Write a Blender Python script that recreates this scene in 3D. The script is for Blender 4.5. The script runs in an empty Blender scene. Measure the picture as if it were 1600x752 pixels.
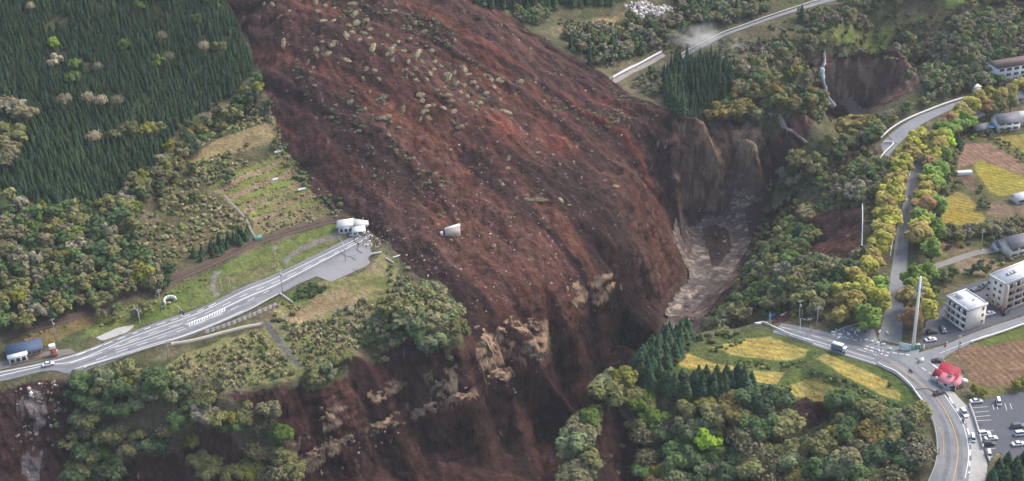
import bpy, math, random
import numpy as np
from mathutils import Vector, Matrix
from mathutils.geometry import delaunay_2d_cdt

SC = bpy.context.scene
COL = SC.collection
R = math.radians
rng = np.random.default_rng(7)
random.seed(7)

# ---------------------------------------------------------------- camera
CAM_H, PITCH, ROLL, F = 320.0, R(29.5), R(2.5), 2400.0
cam_d = bpy.data.cameras.new('camera'); cam = bpy.data.objects.new('camera', cam_d); COL.objects.link(cam)
cam.location = (0, 0, CAM_H); cam.rotation_euler = (Matrix.Rotation(R(90) - PITCH, 3, 'X') @ Matrix.Rotation(-ROLL, 3, 'Z')).to_euler()
cam_d.sensor_width = 36; cam_d.lens = 36 * F / 1600; cam_d.clip_start = 1; cam_d.clip_end = 20000
SC.camera = cam

# ---------------------------------------------------------------- light
SUN_EL, SUN_AZ = R(48), R(62)          # azimuth clockwise from +Y (sun stands to the right, beyond the gorge)
W = bpy.data.worlds.new('World'); SC.world = W; W.use_nodes = True
wn = W.node_tree; wn.nodes.clear()
wo = wn.nodes.new('ShaderNodeOutputWorld'); wb = wn.nodes.new('ShaderNodeBackground'); ws = wn.nodes.new('ShaderNodeTexSky')
ws.sky_type = 'NISHITA'; ws.sun_disc = False; ws.sun_elevation = SUN_EL; ws.sun_rotation = SUN_AZ
ws.air_density = 1.0; ws.dust_density = 4.0; ws.ozone_density = 1.0
wb.inputs['Strength'].default_value = 0.15
wn.links.new(ws.outputs[0], wb.inputs[0]); wn.links.new(wb.outputs[0], wo.inputs[0])
sd = bpy.data.lights.new('sun', 'SUN'); sun = bpy.data.objects.new('sun', sd); COL.objects.link(sun)
sd.energy = 1.0; sd.angle = R(20); sd.color = (1, .95, .87)
sun.rotation_euler = Vector((-math.sin(SUN_AZ)*math.cos(SUN_EL), -math.cos(SUN_AZ)*math.cos(SUN_EL), -math.sin(SUN_EL))).to_track_quat('-Z', 'Y').to_euler()
sun.location = (0, 0, 400)
SC.view_settings.view_transform = 'Standard'; SC.view_settings.look = 'None'
SC.view_settings.exposure = 1.08; SC.view_settings.gamma = 1; SC.view_settings.use_curve_mapping = False
HAZE = .00007
SC.render.engine = 'CYCLES'
SC.cycles.max_bounces = 4; SC.cycles.diffuse_bounces = 2; SC.cycles.volume_bounces = 1; SC.cycles.transparent_max_bounces = 6

# ---------------------------------------------------------------- geometry of the photograph: ray through a pixel
_s, _c = math.sin(PITCH), math.cos(PITCH); _rs, _rc = math.sin(ROLL), math.cos(ROLL)
def ray(px, py):
    u, v = (px - 800) / F, (376 - py) / F; cx, cy = u*_rc + v*_rs, v*_rc - u*_rs
    return np.array((cx, _c + _s * cy, -_s + _c * cy))
def at(px, py, z=0.0):
    d = ray(px, py); t = (z - CAM_H) / d[2]
    return np.array((d[0]*t, d[1]*t, z))
def topx(x, y, z):
    x, y, z = np.asarray(x, float), np.asarray(y, float), np.asarray(z, float) - CAM_H
    dep = y*_c - z*_s; up = y*_s + z*_c
    u, v = x/dep, up/dep
    return 800 + F*(u*_rc - v*_rs), 376 - F*(u*_rs + v*_rc)
def kscale(py): return (py+384)*.879/200 / ((py+982)*.870/320)     # far things are drawn at the size they have in the photograph

# ---------------------------------------------------------------- noise
def _hash(ix, iy, seed):
    h = (ix.astype(np.int64) * 374761393 + iy.astype(np.int64) * 668265263 + seed * 1442695041) & 0xffffffff
    h = ((h ^ (h >> 13)) * 1274126177) & 0xffffffff
    h = h ^ (h >> 16)
    return (h & 0xffff) / 65535.0
def vnoise(x, y, seed=0):
    x = np.asarray(x, float); y = np.asarray(y, float)
    ix, iy = np.floor(x), np.floor(y); fx, fy = x - ix, y - iy
    fx = fx*fx*(3-2*fx); fy = fy*fy*(3-2*fy)
    a, b = _hash(ix, iy, seed), _hash(ix+1, iy, seed); c, d = _hash(ix, iy+1, seed), _hash(ix+1, iy+1, seed)
    return (a*(1-fx)+b*fx)*(1-fy) + (c*(1-fx)+d*fx)*fy
def fbm(x, y, seed=0, oct=4, gain=.5):
    s = 0; a = 1; t = 0
    for i in range(oct):
        s = s + a*vnoise(x*2**i + 17.3*i, y*2**i - 9.1*i, seed+i); t += a; a *= gain
    return s/t
def sstep(a, b, x):
    t = np.clip((x-a)/(b-a), 0, 1); return t*t*(3-2*t)
def inpoly(x, y, poly):
    x = np.asarray(x); y = np.asarray(y); r = np.zeros(x.shape, bool)
    poly = np.asarray(poly); n = len(poly)
    bb = (x >= poly[:,0].min()) & (x <= poly[:,0].max()) & (y >= poly[:,1].min()) & (y <= poly[:,1].max())
    xs, ys = x[bb], y[bb]; q = np.zeros(xs.shape, bool)
    for i in range(n):
        x1, y1 = poly[i]; x2, y2 = poly[(i+1) % n]
        if y1 == y2: continue
        c = ((y1 > ys) != (y2 > ys)) & (xs < (x2-x1)*(ys-y1)/(y2-y1) + x1)
        q ^= c
    r[bb] = q; return r

# ---------------------------------------------------------------- terrain height: a net of surveyed points, pixel + height above the road level
TP = '''
-60 606 0|0 592 0|60 580 0|117 579 0|160 573 -1|200 557 0|284 532 0|340 510 0|410 473 0|446 453 0|500 441 0|545 430 0|578 415 0|606 403 0
-60 585 0|0 575 0|74 562 0|119 550 0|200 519 0|300 483 0|420 427 0|500 391 0|566 366 0
0 535 2|-60 545 2|170 495 2|250 465 2|350 420 3|450 372 3|530 345 3
0 480 6|-60 490 7|120 460 6|200 430 6|300 400 5|400 360 5|480 330 6|0 430 12|100 400 12|200 370 11|300 340 10|400 300 11|460 270 12|0 330 20|-60 330 21
100 320 20|200 280 19|300 230 20|380 190 22|430 185 25
0 200 33|100 180 34|200 150 35|300 110 37|395 90 38
0 100 45|120 80 46|250 50 47|350 20 49
0 0 61|150 -5 61|340 -5 58|-120 0 62|-120 200 34|-120 330 22|-120 430 14|-120 480 8|-120 545 3|-120 585 0|-120 622 0
0 -60 75|200 -60 74|400 -60 70|600 -60 62|760 -60 46|900 -60 36|1100 -60 30|1300 -60 28|1500 -60 26|1700 -60 26|-150 -60 76
490 285 12|535 340 4|600 385 1|640 405 0|650 440 -2|690 450 -4
450 50 50|500 100 42|470 180 27|520 260 15|600 320 8|560 330 6|560 0 57|650 60 44|650 100 38|600 200 24|700 250 14|600 150 31|700 160 26|750 220 17
700 360 1|800 340 2|700 410 -4|800 400 -6|700 470 -8|780 450 -9|750 500 -13|750 300 7
720 0 50|760 40 42|800 60 36|850 120 22|830 170 18|800 250 10|900 200 9|950 150 10|900 280 1|960 240 -1|1000 200 3|900 350 -5|1000 280 -6|950 330 -8
1050 180 6|1100 188 8|1150 192 9|1180 195 9|1210 190 8|1050 230 -4|1100 235 -12|1100 290 -26|1060 290 -20|1150 285 -24|1190 272 -20|1180 230 -3|1230 205 2
1020 310 -20|1045 340 -36|960 380 -13|1000 400 -26|1040 410 -42|1000 450 -42|950 430 -20|900 430 -15|850 450 -13|870 470 -17
780 545 -19|840 535 -22|885 490 -20|935 455 -24|965 440 -28|900 520 -29|800 605 -38|850 590 -40|890 560 -41|950 530 -50|925 500 -38|975 475 -40
1070 356 -44|1165 358 -43|1205 292 -30|1130 338 -40|1080 430 -51|1150 430 -51|1045 492 -58|1095 492 -57
930 590 -60|880 640 -61|840 690 -68|770 735 -62|840 760 -70|900 600 -52|780 690 -58|960 560 -64
720 545 -9|625 527 -4|545 552 -5|470 590 -6|410 606 -6|340 627 -6
740 600 -24|680 630 -27|620 652 -29|550 682 -31|480 712 -33|440 735 -36|750 650 -38|650 690 -42|560 730 -43|700 720 -50|660 752 -52|480 760 -46
600 590 -17|520 640 -20|420 680 -22|720 585 -17
150 625 -7|250 618 -5|60 640 -10|60 700 -22|0 640 -9|0 700 -20|0 752 -30|150 690 -22|150 752 -34|300 752 -38|300 690 -24|400 752 -42|200 650 -13|-100 752 -30|-100 660 -12
280 545 -1|350 527 -1.5|412 512 -2|440 480 -1.5|480 480 -2|560 460 -2|610 445 -2|610 480 -3|450 540 -4|540 510 -4|350 580 -4|270 590 -3
1560 118 2|1500 147 2|1440 172 1|1400 195 1|1378 220 0|1375 245 0|1355 300 0|1347 325 0|1347 400 0|1320 425 -1|1280 460 -1|1250 485 -1|1205 508 0|1150 512 -4|1120 512 -6|1070 525 -4|1040 540 -3|1000 575 -2|960 610 -4|930 655 -7|900 700 -10|890 752 -14|880 800 -18
1330 240 -6|1300 260 -10|1260 270 -14|1215 300 -26|1300 300 -14|1270 345 -17|1270 404 -14|1240 360 -26|1240 420 -20|1190 350 -40|1180 440 -32|1150 480 -38|1210 440 -20|1190 400 -36|1200 325 -34|1130 500 -40
1287 82 13|1305 81 13|1325 80 13|1340 80 13|1365 80 13|1390 82 13|1410 86 12|1300 77 13|1350 76 13|1400 78 12.5|1250 90 12|1310 162 -22|1375 152 -22|1412 138 -18|1424 118 -8|1430 110 9|1440 140 6|1400 170 2|1280 110 4|1285 165 -18|1300 168 -22|1340 160 -22|1400 155 -20|1425 140 -14|1360 180 -20|1290 195 -24|1250 217 -25|1300 215 -18|1340 195 -14|1240 230 -24|1270 180 -14
1200 150 9|1240 170 8|1275 150 6|1130 130 9|1200 100 12|1060 140 9|1000 125 8|1000 80 12|930 80 18|900 70 22|850 60 28|800 20 36|870 30 28|960 40 20|1060 60 14|1130 60 14|1200 60 14|1100 20 20|1200 10 20|1300 50 15|1400 50 15|1500 60 13|1600 60 13|1700 60 13|1350 0 20|1500 0 20|1600 0 20|1700 0 20|950 0 28|1050 0 25
1600 110 5|1520 135 3|1700 110 4|1600 160 2|1700 160 2|1500 200 1|1600 220 1|1700 220 1|1450 230 0|1500 280 0|1600 300 0|1700 300 0|1400 300 0|1400 400 0|1500 400 0|1600 400 0|1700 400 0
1300 500 0|1400 500 0|1500 500 0|1600 500 0|1720 500 0|1300 540 0|1400 580 0|1500 600 0|1600 600 0|1720 600 0|1450 660 0|1530 690 0|1600 720 0|1720 720 0|1470 752 0|1480 820 0|1600 820 0|1720 820 0|1440 752 -2
1206 520 0|1271 541 0|1371 574 0|1420 602 0|1440 632 -.3|1170 528 -1.5|1120 545 -2|1060 565 -3|1250 570 -2.5|1320 595 -1.5|1390 622 -1.5|1220 605 -4|1290 625 -3|1340 630 -3|1120 610 -5|1040 620 -6
1000 660 -14|1100 660 -10|1200 650 -7|1236 626 -5|1265 640 -11|1298 626 -4|1300 660 -10|1400 660 -4|1430 690 -3|980 752 -28|1100 752 -22|1200 752 -18|1300 752 -14|1380 752 -8|1000 820 -34|1200 820 -28|1400 820 -12|1030 700 -20
'''
pts = []
for ln in TP.strip().splitlines():
    for tk in ln.split('|'):
        a, b, c = map(float, tk.split()); pts.append(at(a, b, c))
# ground behind the rim of the nearer bank, hidden from the photograph's viewpoint (offset from a rim point)
def under(px, py, z0, dx, dy, z):
    p = at(px, py, z0); pts.append(np.array((p[0]+dx, p[1]+dy, z)))
for (px, py, z0, dx, dy, z) in [(1000,575,-2,-6,18,-40),(1000,575,-2,-10,34,-66),(960,610,-4,-8,12,-40),(960,610,-4,-16,24,-66),
        (930,655,-7,-10,8,-40),(930,655,-7,-22,18,-66),(900,700,-10,-12,6,-42),(900,700,-10,-26,14,-68),(890,752,-14,-28,8,-68),
        (1070,525,-4,0,20,-30),(1070,525,-4,0,40,-58),(1120,512,-6,-2,22,-34),(1120,512,-6,-4,50,-56)]:
    under(px, py, z0, dx, dy, z)
# the gorge runs on below the lower edge of the picture, then the far land
for p in [(-40,235,-70),(-120,215,-72),(-220,200,-74),(-40,190,-66),(-120,170,-60),(-220,150,-50),(20,170,-34),(80,160,-36),(-40,140,-20),(-330,190,-70),(-330,260,-10),(-330,300,0),(-330,380,10),(-330,140,-40),
          (120,100,-20),(300,100,0),(-300,100,-20),(0,90,-16),(-700,300,10),(-700,600,90),(-500,900,150),(0,1000,90),(400,1000,60),(800,1000,60),(800,600,20),(800,300,2),(800,100,0),(-700,100,-30),
          (-700,1300,220),(0,1400,150),(800,1400,110)]:
    pts.append(np.array((p[0], p[1]+(190 if p[1] < 420 else 180), p[2]), float))
pts = np.array(pts)
v2, e2, f2, vo, eo, fo = delaunay_2d_cdt([Vector((p[0], p[1])) for p in pts], [], [], 0, 1e-4)
zz = np.array([pts[o[0], 2] for o in vo])
vx = np.array([(v.x, v.y) for v in v2])
GX0, GX1, GY0, GY1, GS = -600.0, 600.0, 300.0, 1300.0, 1.0
nx, ny = int((GX1-GX0)/GS)+1, int((GY1-GY0)/GS)+1
GH = np.zeros((ny, nx))
for f in f2:
    (x1,y1),(x2,y2),(x3,y3) = vx[f[0]], vx[f[1]], vx[f[2]]
    i0, i1 = max(0,int(math.floor((min(x1,x2,x3)-GX0)/GS))), min(nx-1,int(math.ceil((max(x1,x2,x3)-GX0)/GS)))
    j0, j1 = max(0,int(math.floor((min(y1,y2,y3)-GY0)/GS))), min(ny-1,int(math.ceil((max(y1,y2,y3)-GY0)/GS)))
    if i1 < i0 or j1 < j0: continue
    X, Y = np.meshgrid(GX0+GS*np.arange(i0,i1+1), GY0+GS*np.arange(j0,j1+1))
    d = (y2-y3)*(x1-x3)+(x3-x2)*(y1-y3)
    if abs(d) < 1e-9: continue
    a = ((y2-y3)*(X-x3)+(x3-x2)*(Y-y3))/d; b = ((y3-y1)*(X-x3)+(x1-x3)*(Y-y3))/d; c = 1-a-b
    m = (a >= -1e-6) & (b >= -1e-6) & (c >= -1e-6)
    sub = GH[j0:j1+1, i0:i1+1]; sub[m] = (a*zz[f[0]]+b*zz[f[1]]+c*zz[f[2]])[m]
def blur(a, r, n=3):
    for _ in range(n):
        for ax in (0, 1):
            p = np.pad(a, [(r+1, r) if k == ax else (0, 0) for k in (0, 1)], mode='edge')
            cs = np.cumsum(p, axis=ax)
            a = (np.take(cs, range(2*r+1, cs.shape[ax]), axis=ax) - np.take(cs, range(0, cs.shape[ax]-2*r-1), axis=ax)) / (2*r+1)
    return a
def gz(x, y, G=None):
    G = GH if G is None else G
    u = np.clip((np.asarray(x, float)-GX0)/GS, 0, nx-1.001); v = np.clip((np.asarray(y, float)-GY0)/GS, 0, ny-1.001)
    i, j = u.astype(int), v.astype(int); fu, fv = u-i, v-j
    return (G[j,i]*(1-fu)+G[j,i+1]*fu)*(1-fv) + (G[j+1,i]*(1-fu)+G[j+1,i+1]*fu)*fv
GH = blur(GH, 1, 2)
XX, YY = np.meshgrid(GX0+GS*np.arange(nx), GY0+GS*np.arange(ny))
_T = np.concatenate([np.arange(330, 1000, 1.0), np.arange(1000, 1900, 3.0)])
def cast(px, py):
    d = ray(px, py); P = d[None,:]*_T[:,None]; z = P[:,2]+CAM_H
    below = z < gz(P[:,0], P[:,1])
    if not below.any(): return at(px, py, 10)
    k = int(np.argmax(below)); lo, hi = _T[max(k-1,0)], _T[k]
    for _ in range(14):
        m = (lo+hi)/2; p = d*m
        if p[2]+CAM_H < gz(p[0], p[1]): hi = m
        else: lo = m
    p = d*hi; return np.array((p[0], p[1], p[2]+CAM_H))
def P(*px):                    # pixel polygon -> ground polygon (world x, y)
    return np.array([cast(a, b)[:2] for a, b in px])

# ---------------------------------------------------------------- mesh and material helpers
def mesh_np(name, V, polys, col=None):
    """polys: list of (n,3) / (n,4) index arrays; col: per-vertex rgb"""
    me = bpy.data.meshes.new(name); V = np.asarray(V, np.float32)
    polys = [np.asarray(p, np.int32) for p in polys if len(p)]
    loops = np.concatenate([p.ravel() for p in polys]); tot = np.concatenate([np.full(len(p), p.shape[1], np.int32) for p in polys])
    st = np.concatenate([[0], np.cumsum(tot)[:-1]]).astype(np.int32)
    me.vertices.add(len(V)); me.vertices.foreach_set('co', V.ravel())
    me.loops.add(len(loops)); me.loops.foreach_set('vertex_index', loops)
    me.polygons.add(len(tot)); me.polygons.foreach_set('loop_start', st); me.polygons.foreach_set('loop_total', tot)
    if col is not None:
        a = me.color_attributes.new('Col', 'FLOAT_COLOR', 'POINT')
        c = np.ones((len(V), 4), np.float32); c[:, :3] = col; a.data.foreach_set('color', c.ravel())
    me.update(calc_edges=True); return me
def smooth(me):
    me.polygons.foreach_set('use_smooth', np.ones(len(me.polygons), bool)); return me
def link(name, me, mat=None, parent=None, loc=None, rz=None):
    if mat is not None:
        for m in (mat if isinstance(mat, (list, tuple)) else [mat]): me.materials.append(m)
    o = bpy.data.objects.new(name, me); COL.objects.link(o)
    if parent is not None: o.parent = parent
    if loc is not None: o.location = loc
    if rz is not None: o.rotation_euler = (0, 0, rz)
    return o
def tag(o, label=None, cat=None, group=None, kind=None):
    if label: o['label'] = label
    if cat: o['category'] = cat
    if group: o['group'] = group
    if kind: o['kind'] = kind
    return o
def empty(name, loc, rz=0, label=None, cat=None, group=None):
    o = bpy.data.objects.new(name, None); COL.objects.link(o); o.location = loc; o.rotation_euler = (0, 0, rz); o.empty_display_size = .5
    return tag(o, label, cat, group)
def mat(name, col, rough=.8, nscale=2.0, namt=.25, bump=0.0, spec=.3, objcol=False, attr=False, metal=0.0, nscale2=None):
    m = bpy.data.materials.new(name); m.use_nodes = True; nt = m.node_tree; L = nt.links; b = nt.nodes['Principled BSDF']
    b.inputs['Roughness'].default_value = rough; b.inputs['Specular IOR Level'].default_value = spec; b.inputs['Metallic'].default_value = metal
    def mul(a_sock, b_sock):
        x = nt.nodes.new('ShaderNodeMix'); x.data_type = 'RGBA'; x.blend_type = 'MULTIPLY'; x.inputs[0].default_value = 1
        L.new(a_sock, x.inputs[6]); L.new(b_sock, x.inputs[7]); return x.outputs[2]
    rgb = nt.nodes.new('ShaderNodeRGB'); rgb.outputs[0].default_value = (*col, 1); c = rgb.outputs[0]
    if attr:
        a = nt.nodes.new('ShaderNodeAttribute'); a.attribute_name = 'Col'; c = mul(c, a.outputs['Color'])
    if objcol:
        oi = nt.nodes.new('ShaderNodeObjectInfo'); c = mul(c, oi.outputs['Color'])
    g = nt.nodes.new('ShaderNodeNewGeometry')
    def noise(sc, det=4):
        n = nt.nodes.new('ShaderNodeTexNoise'); n.inputs['Scale'].default_value = sc; n.inputs['Detail'].default_value = det; n.inputs['Roughness'].default_value = .65
        L.new(g.outputs['Position'], n.inputs['Vector']); return n
    n = noise(nscale)
    def vary(c, n, amt):
        mr = nt.nodes.new('ShaderNodeMapRange'); L.new(n.outputs[0], mr.inputs[0])
        mr.inputs[1].default_value = .25; mr.inputs[2].default_value = .75; mr.inputs[3].default_value = 1-amt; mr.inputs[4].default_value = 1+amt
        return mul(c, mr.outputs[0])
    if namt: c = vary(c, n, namt)
    if nscale2: c = vary(c, noise(nscale2, 3), namt)
    L.new(c, b.inputs['Base Color'])
    if bump:
        bp = nt.nodes.new('ShaderNodeBump'); bp.inputs['Strength'].default_value = 1.0; bp.inputs['Distance'].default_value = bump
        L.new(n.outputs[0], bp.inputs['Height']); L.new(bp.outputs[0], b.inputs['Normal'])
    return m

# ---------------------------------------------------------------- where the roads, paved yards and fields lie (ground polygons)
def spline(p, step=1.5):
    p = np.asarray(p, float); q = np.vstack([2*p[0]-p[1], p, 2*p[-1]-p[-2]]); out = []
    for i in range(1, len(q)-2):
        n = max(2, int(np.linalg.norm(q[i+1]-q[i])/step)); t = np.linspace(0, 1, n, endpoint=False)[:, None]
        a, b, c, d = q[i-1], q[i], q[i+1], q[i+2]
        out.append(.5*(2*b + (c-a)*t + (2*a-5*b+4*c-d)*t**2 + (3*b-a-3*c+d)*t**3))
    out.append(p[-1:]); return np.vstack(out)
def resamp(p, n):
    s = np.concatenate([[0], np.cumsum(np.linalg.norm(np.diff(p, axis=0), axis=1))]); t = np.linspace(0, s[-1], n)
    return np.stack([np.interp(t, s, p[:, k]) for k in range(p.shape[1])], 1)
ROADS = {}
def road_edges(key, up, lo):
    a, b = spline(P(*up)), spline(P(*lo)); n = max(len(a), len(b)); ROADS[key] = (resamp(a, n), resamp(b, n))
road_edges('highway', [(-70,596),(0,580),(74,565),(119,553),(200,522),(250,503),(300,487),(340,469),(420,434),(500,396),(545,374),(567,366)],
                      [(-70,609),(0,592),(74,577),(117,579),(200,555),(240,542),(284,530),(340,508),(380,490),(420,468),(468,443),(500,425),(545,397),(579,373)])
road_edges('curve road', [(1222,505),(1276,516),(1320,526),(1380,542),(1432,562),(1456,590),(1474,613),(1493,637),(1508,659),(1516,693),(1517,718),(1513,748),(1506,790)],
                         [(1207,519),(1271,539),(1314,554),(1371,572),(1388,580),(1400,586),(1423,606),(1442,631),(1459,665),(1463,699),(1460,730),(1450,752),(1440,790)])
road_edges('side road', [(1430,553),(1474,540),(1508,526),(1542,513),(1600,494),(1680,468)], [(1446,590),(1480,556),(1516,538),(1556,522),(1600,509),(1680,482)])
road_edges('old avenue', [(1372,530),(1384,480),(1390,440),(1396,400),(1402,354),(1413,310),(1414,280),(1423,245),(1444,214),(1480,190),(1530,170)],
                         [(1408,540),(1412,480),(1416,440),(1418,400),(1424,354),(1437,310),(1437,280),(1445,245),(1466,218),(1500,196),(1540,180)])
road_edges('bridge road', [(1376,225),(1392,208),(1416,192),(1445,177),(1479,165),(1511,155),(1560,143)], [(1385,250),(1403,227),(1434,199),(1452,188),(1484,173),(1514,162),(1564,150)])
road_edges('upper road', [(1058,92),(1082,78),(1125,56),(1168,40),(1222,21),(1262,8),(1300,-3),(1380,-22)], [(1064,95),(1088,80.5),(1130,59),(1171.5,43),(1225.5,24.5),(1266,12.5),(1307,1.5),(1386,-15)])
def closed(key): a, b = ROADS[key]; return np.vstack([a, b[::-1]])
PAVED = {
 'lay-by': P((468,443),(495,432),(508,437),(517,441),(568,418),(579,411),(574,404),(583,397),(577,390),(584,384),(576,377),(545,397),(500,425)),
 'parking': P((1517,627),(1600,612),(1700,606),(1700,760),(1590,735),(1560,705),(1545,724),(1534,690),(1524,655)),
 'walk': P((1477,613),(1488,611),(1518,643),(1534,699),(1543,724),(1539,770),(1510,770),(1518,718),(1517,693),(1509,659),(1494,637)),
 'flat yard': P((1436,545),(1442,508),(1466,488),(1497,450),(1540,436),(1600,452),(1600,492),(1542,511),(1508,524),(1474,538)),
 'junction': P((1296,523),(1322,508),(1366,515),(1374,538),(1436,545),(1436,562),(1380,545)),
 'house yard': P((-40,590),(0,578),(74,564),(119,552),(112,545),(70,550),(0,566),(-40,575)),
 'cafe yard': P((1440,556),(1474,560),(1478,600),(1490,610),(1477,613),(1456,590)),
 'lane': P((1452,415),(1500,399),(1530,390),(1600,382),(1600,390),(1530,398),(1456,423)),
 'upper rail': P((952,122),(985,103),(1032,80),(1040,88),(992,114),(962,131)),
 'kerb lot': P((150,528),(185,512),(212,508),(200,520),(160,534)),
}
SOIL = [P((335,-40),(352,5),(374,40),(392,78),(407,110),(413,150),(428,185),(443,232),(470,268),(490,298),(520,330),(548,342),(583,370),(612,388),(628,410),(640,430),(690,440),(712,470),(722,545),
          (700,556),(680,535),(625,528),(545,553),(545,590),(500,600),(470,592),(410,608),(345,628),(420,648),(450,700),(470,770),(860,790),(890,690),(945,620),(990,565),(1040,520),(1075,522),(1120,490),
          (1165,425),(1185,350),(1212,290),(1262,222),(1300,190),(1390,160),(1440,138),(1446,100),(1400,80),(1290,79),(1262,100),(1272,150),(1282,185),(1230,198),(1180,195),(1100,190),(1052,180),(985,150),(960,125),(900,88),(830,48),(790,18),(760,-10),(740,-60)),
        P((-60,606),(0,592),(60,580),(115,579),(122,620),(105,690),(110,770),(-80,770)),
        P((930,650),(960,640),(1012,660),(1010,770),(925,770)), P((1234,626),(1262,621),(1297,626),(1297,650),(1265,674),(1236,664)),
        P((1266,346),(1300,330),(1346,325),(1346,402),(1300,408),(1266,404)), P((1204,500),(1225,488),(1242,498),(1230,515),(1206,516)),
        P((1290,270),(1330,238),(1372,225),(1380,240),(1340,262),(1310,290)), P((150,735),(300,700),(420,735),(460,770),(150,770)),
        P((1186,330),(1240,300),(1275,340),(1262,405),(1200,440),(1150,480),(1130,500),(1165,420)), P((1170,72),(1190,60),(1215,75),(1200,105),(1180,95)),
        P((960,120),(1030,84),(1040,92),(990,128))]
def mask(polys, rr=1):
    m = np.zeros(XX.shape)
    for p in polys: m[inpoly(XX, YY, p)] = 1
    return blur(m, rr, 2)
FLAT_SRC = [closed(k) for k in ROADS] + list(PAVED.values())
FLATM = np.clip(mask(FLAT_SRC, 4)*3, 0, 1)
SOILM = mask(SOIL, 2) * (1-FLATM)
RIVER = P((1206,286),(1211,295),(1184,320),(1166,345),(1177,375),(1160,410),(1152,440),(1122,470),(1098,500),(1088,540),(1036,540),(1038,492),(1052,465),(1073,440),(1075,425),(1060,395),(1050,370),(1052,348),(1100,342),(1140,325),(1190,292))
ISLAND = P((1100,362),(1118,357),(1138,366),(1140,386),(1134,403),(1122,415),(1112,416),(1106,396),(1098,376))
RIVM = mask([RIVER], 2); ISLM = mask([ISLAND], 3)

# flow coordinates of the slide: it runs off the mountain to the right, then bends down towards the gorge
_ys = np.arange(100, 1400, 1.0); _a = np.radians(24 + 30*(1-sstep(575, 710, _ys)))
_G = np.cumsum(1/np.tan(_a))
def flow(x, y): return x*.8 + np.interp(y, _ys, _G)*.8, y
GR = np.gradient(blur(GH, 3, 2)); STEEP = np.hypot(*GR)/GS
vv, uu = flow(XX, YY)
wx = XX + 14*(fbm(XX/30, YY/30, 3)-.5); wy = YY + 14*(fbm(XX/30+7, YY/30, 5)-.5)
vw, uw = flow(wx, wy)
st1 = fbm(vw/7, uw/34, 11, 4); st2 = fbm(vw/26, uw/110, 21, 3)
rid = 1-np.abs(2*fbm(vw/13, uw/60, 31, 3)-1)
rough = fbm(XX/5, YY/5, 41, 4); big = fbm(XX/14, YY/14, 51, 4)
SL = SOILM * (1-np.clip(RIVM*1.3, 0, 1)) * (1-.85*np.clip(blur(RIVM, 9, 2)*2.5, 0, 1))
clod = 1-np.abs(2*fbm(XX/4.2, YY/3.4, 45, 3)-1)
cl = sstep(.75, 1.5, STEEP)
GH = GH + SL*(1-.6*cl)*(2.0*(st1-.5) + 5.0*(st2-.5) + 1.7*(rid-.6) + 2.6*(rough-.5) + 3.4*(big-.5) + 1.6*(clod-.5)) + SL*cl*(4.5*(big-.5) + 3*(rough-.5)) \
     + (1-SOILM)*(1-FLATM)*(1-.0)*(.9*(big-.5)+.4*(rough-.5)) + ISLM*(1.3+2.5*(rough-.5))
HARD = 1-FLATM
_sm = blur(GH, 4, 2); GH = GH*HARD + _sm*(1-HARD)

# ---------------------------------------------------------------- ground cover colours of the terrain (what grows or lies there)
azs = np.radians(np.concatenate([np.linspace(-90, -30, 24), np.linspace(-28, 28, 1350), np.linspace(30, 90, 24)]))
rs = np.concatenate([np.geomspace(200, 385, 40), np.geomspace(388, 1000, 900), np.geomspace(1008, 9000, 70)])
A_, R_ = np.meshgrid(azs, rs); TX = (R_*np.sin(A_)).ravel(); TY = (R_*np.cos(A_)).ravel()
TZ = gz(TX, TY) + np.clip(np.hypot(TX, TY)-1300, 0, None)*.06
def G(a): return gz(TX, TY, a)
# ledges and hollows in the steep bare walls: pushed in and out along the fall line
_gy, _gx = np.gradient(blur(GH, 2, 2)); _nx, _ny = G(_gx), G(_gy); _st = np.hypot(_nx, _ny)
_w = sstep(.7, 1.6, _st)*np.clip(G(SOILM)*1.2, 0, 1)*(1-np.clip(G(RIVM)*2, 0, 1))
_d = _w*(2.6*(fbm(TX/9+TY/13, TZ/4.2, 141, 4)-.5)+2.2*(np.abs(2*fbm(TX/5-TY/9, TZ/2.6+3, 145, 3)-1)-.4)+1.6*(fbm(TX/2.2+TZ/3, TY/2.2-TZ/2.4, 149, 3)-.5))
TXd, TYd, TZd = TX+_d*_nx/(_st+1e-6), TY+_d*_ny/(_st+1e-6), TZ+_w*.8*(fbm(TX/1.8+TZ/2, TY/1.8, 151, 2)-.5)
PXv, PYv = topx(TXd, TYd, TZd)
def wall(px_poly, jit=7, spread=7):
    """a patch of cliff bounded by surveyed points, ragged at its edge"""
    g = blur(inpoly(XX, YY, P(*px_poly)).astype(float), spread, 2) > .004
    j1, j2 = jit*(fbm(TX/4+TZ/3, TY/5-TZ/4, 155, 4)-.5)*2, jit*(fbm(TX/4-TZ/3+9, TY/5+TZ/4, 157, 4)-.5)*2
    return (inpoly(PXv+j1, PYv+j2, np.array(px_poly, float)) & (G(g.astype(float)) > .3)).astype(float)
e1 = fbm(TX/9, TY/9, 61, 4); e2 = fbm(TX/9+31, TY/9, 67, 4)
JX, JY = TX + 5*(e1-.5), TY + 5*(e2-.5)
n_f = fbm(TX/2.2, TY/2.2, 71, 3); n_m = fbm(TX/12, TY/12, 73, 4); n_l = fbm(TX/60, TY/60, 79, 3)
def mix(a, b, t):
    t = np.clip(t, 0, 1)
    if np.ndim(t): t = t[:, None]
    return np.asarray(a)*(1-t) + np.asarray(b)*t
C = mix((.090,.085,.045), (.135,.115,.068), sstep(.35, .65, n_m))
C = mix(C, (.072,.088,.036), .8*sstep(.5, .68, e1))
zone_dark = True
C = C * (.7+.6*n_f)[:, None]
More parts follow.
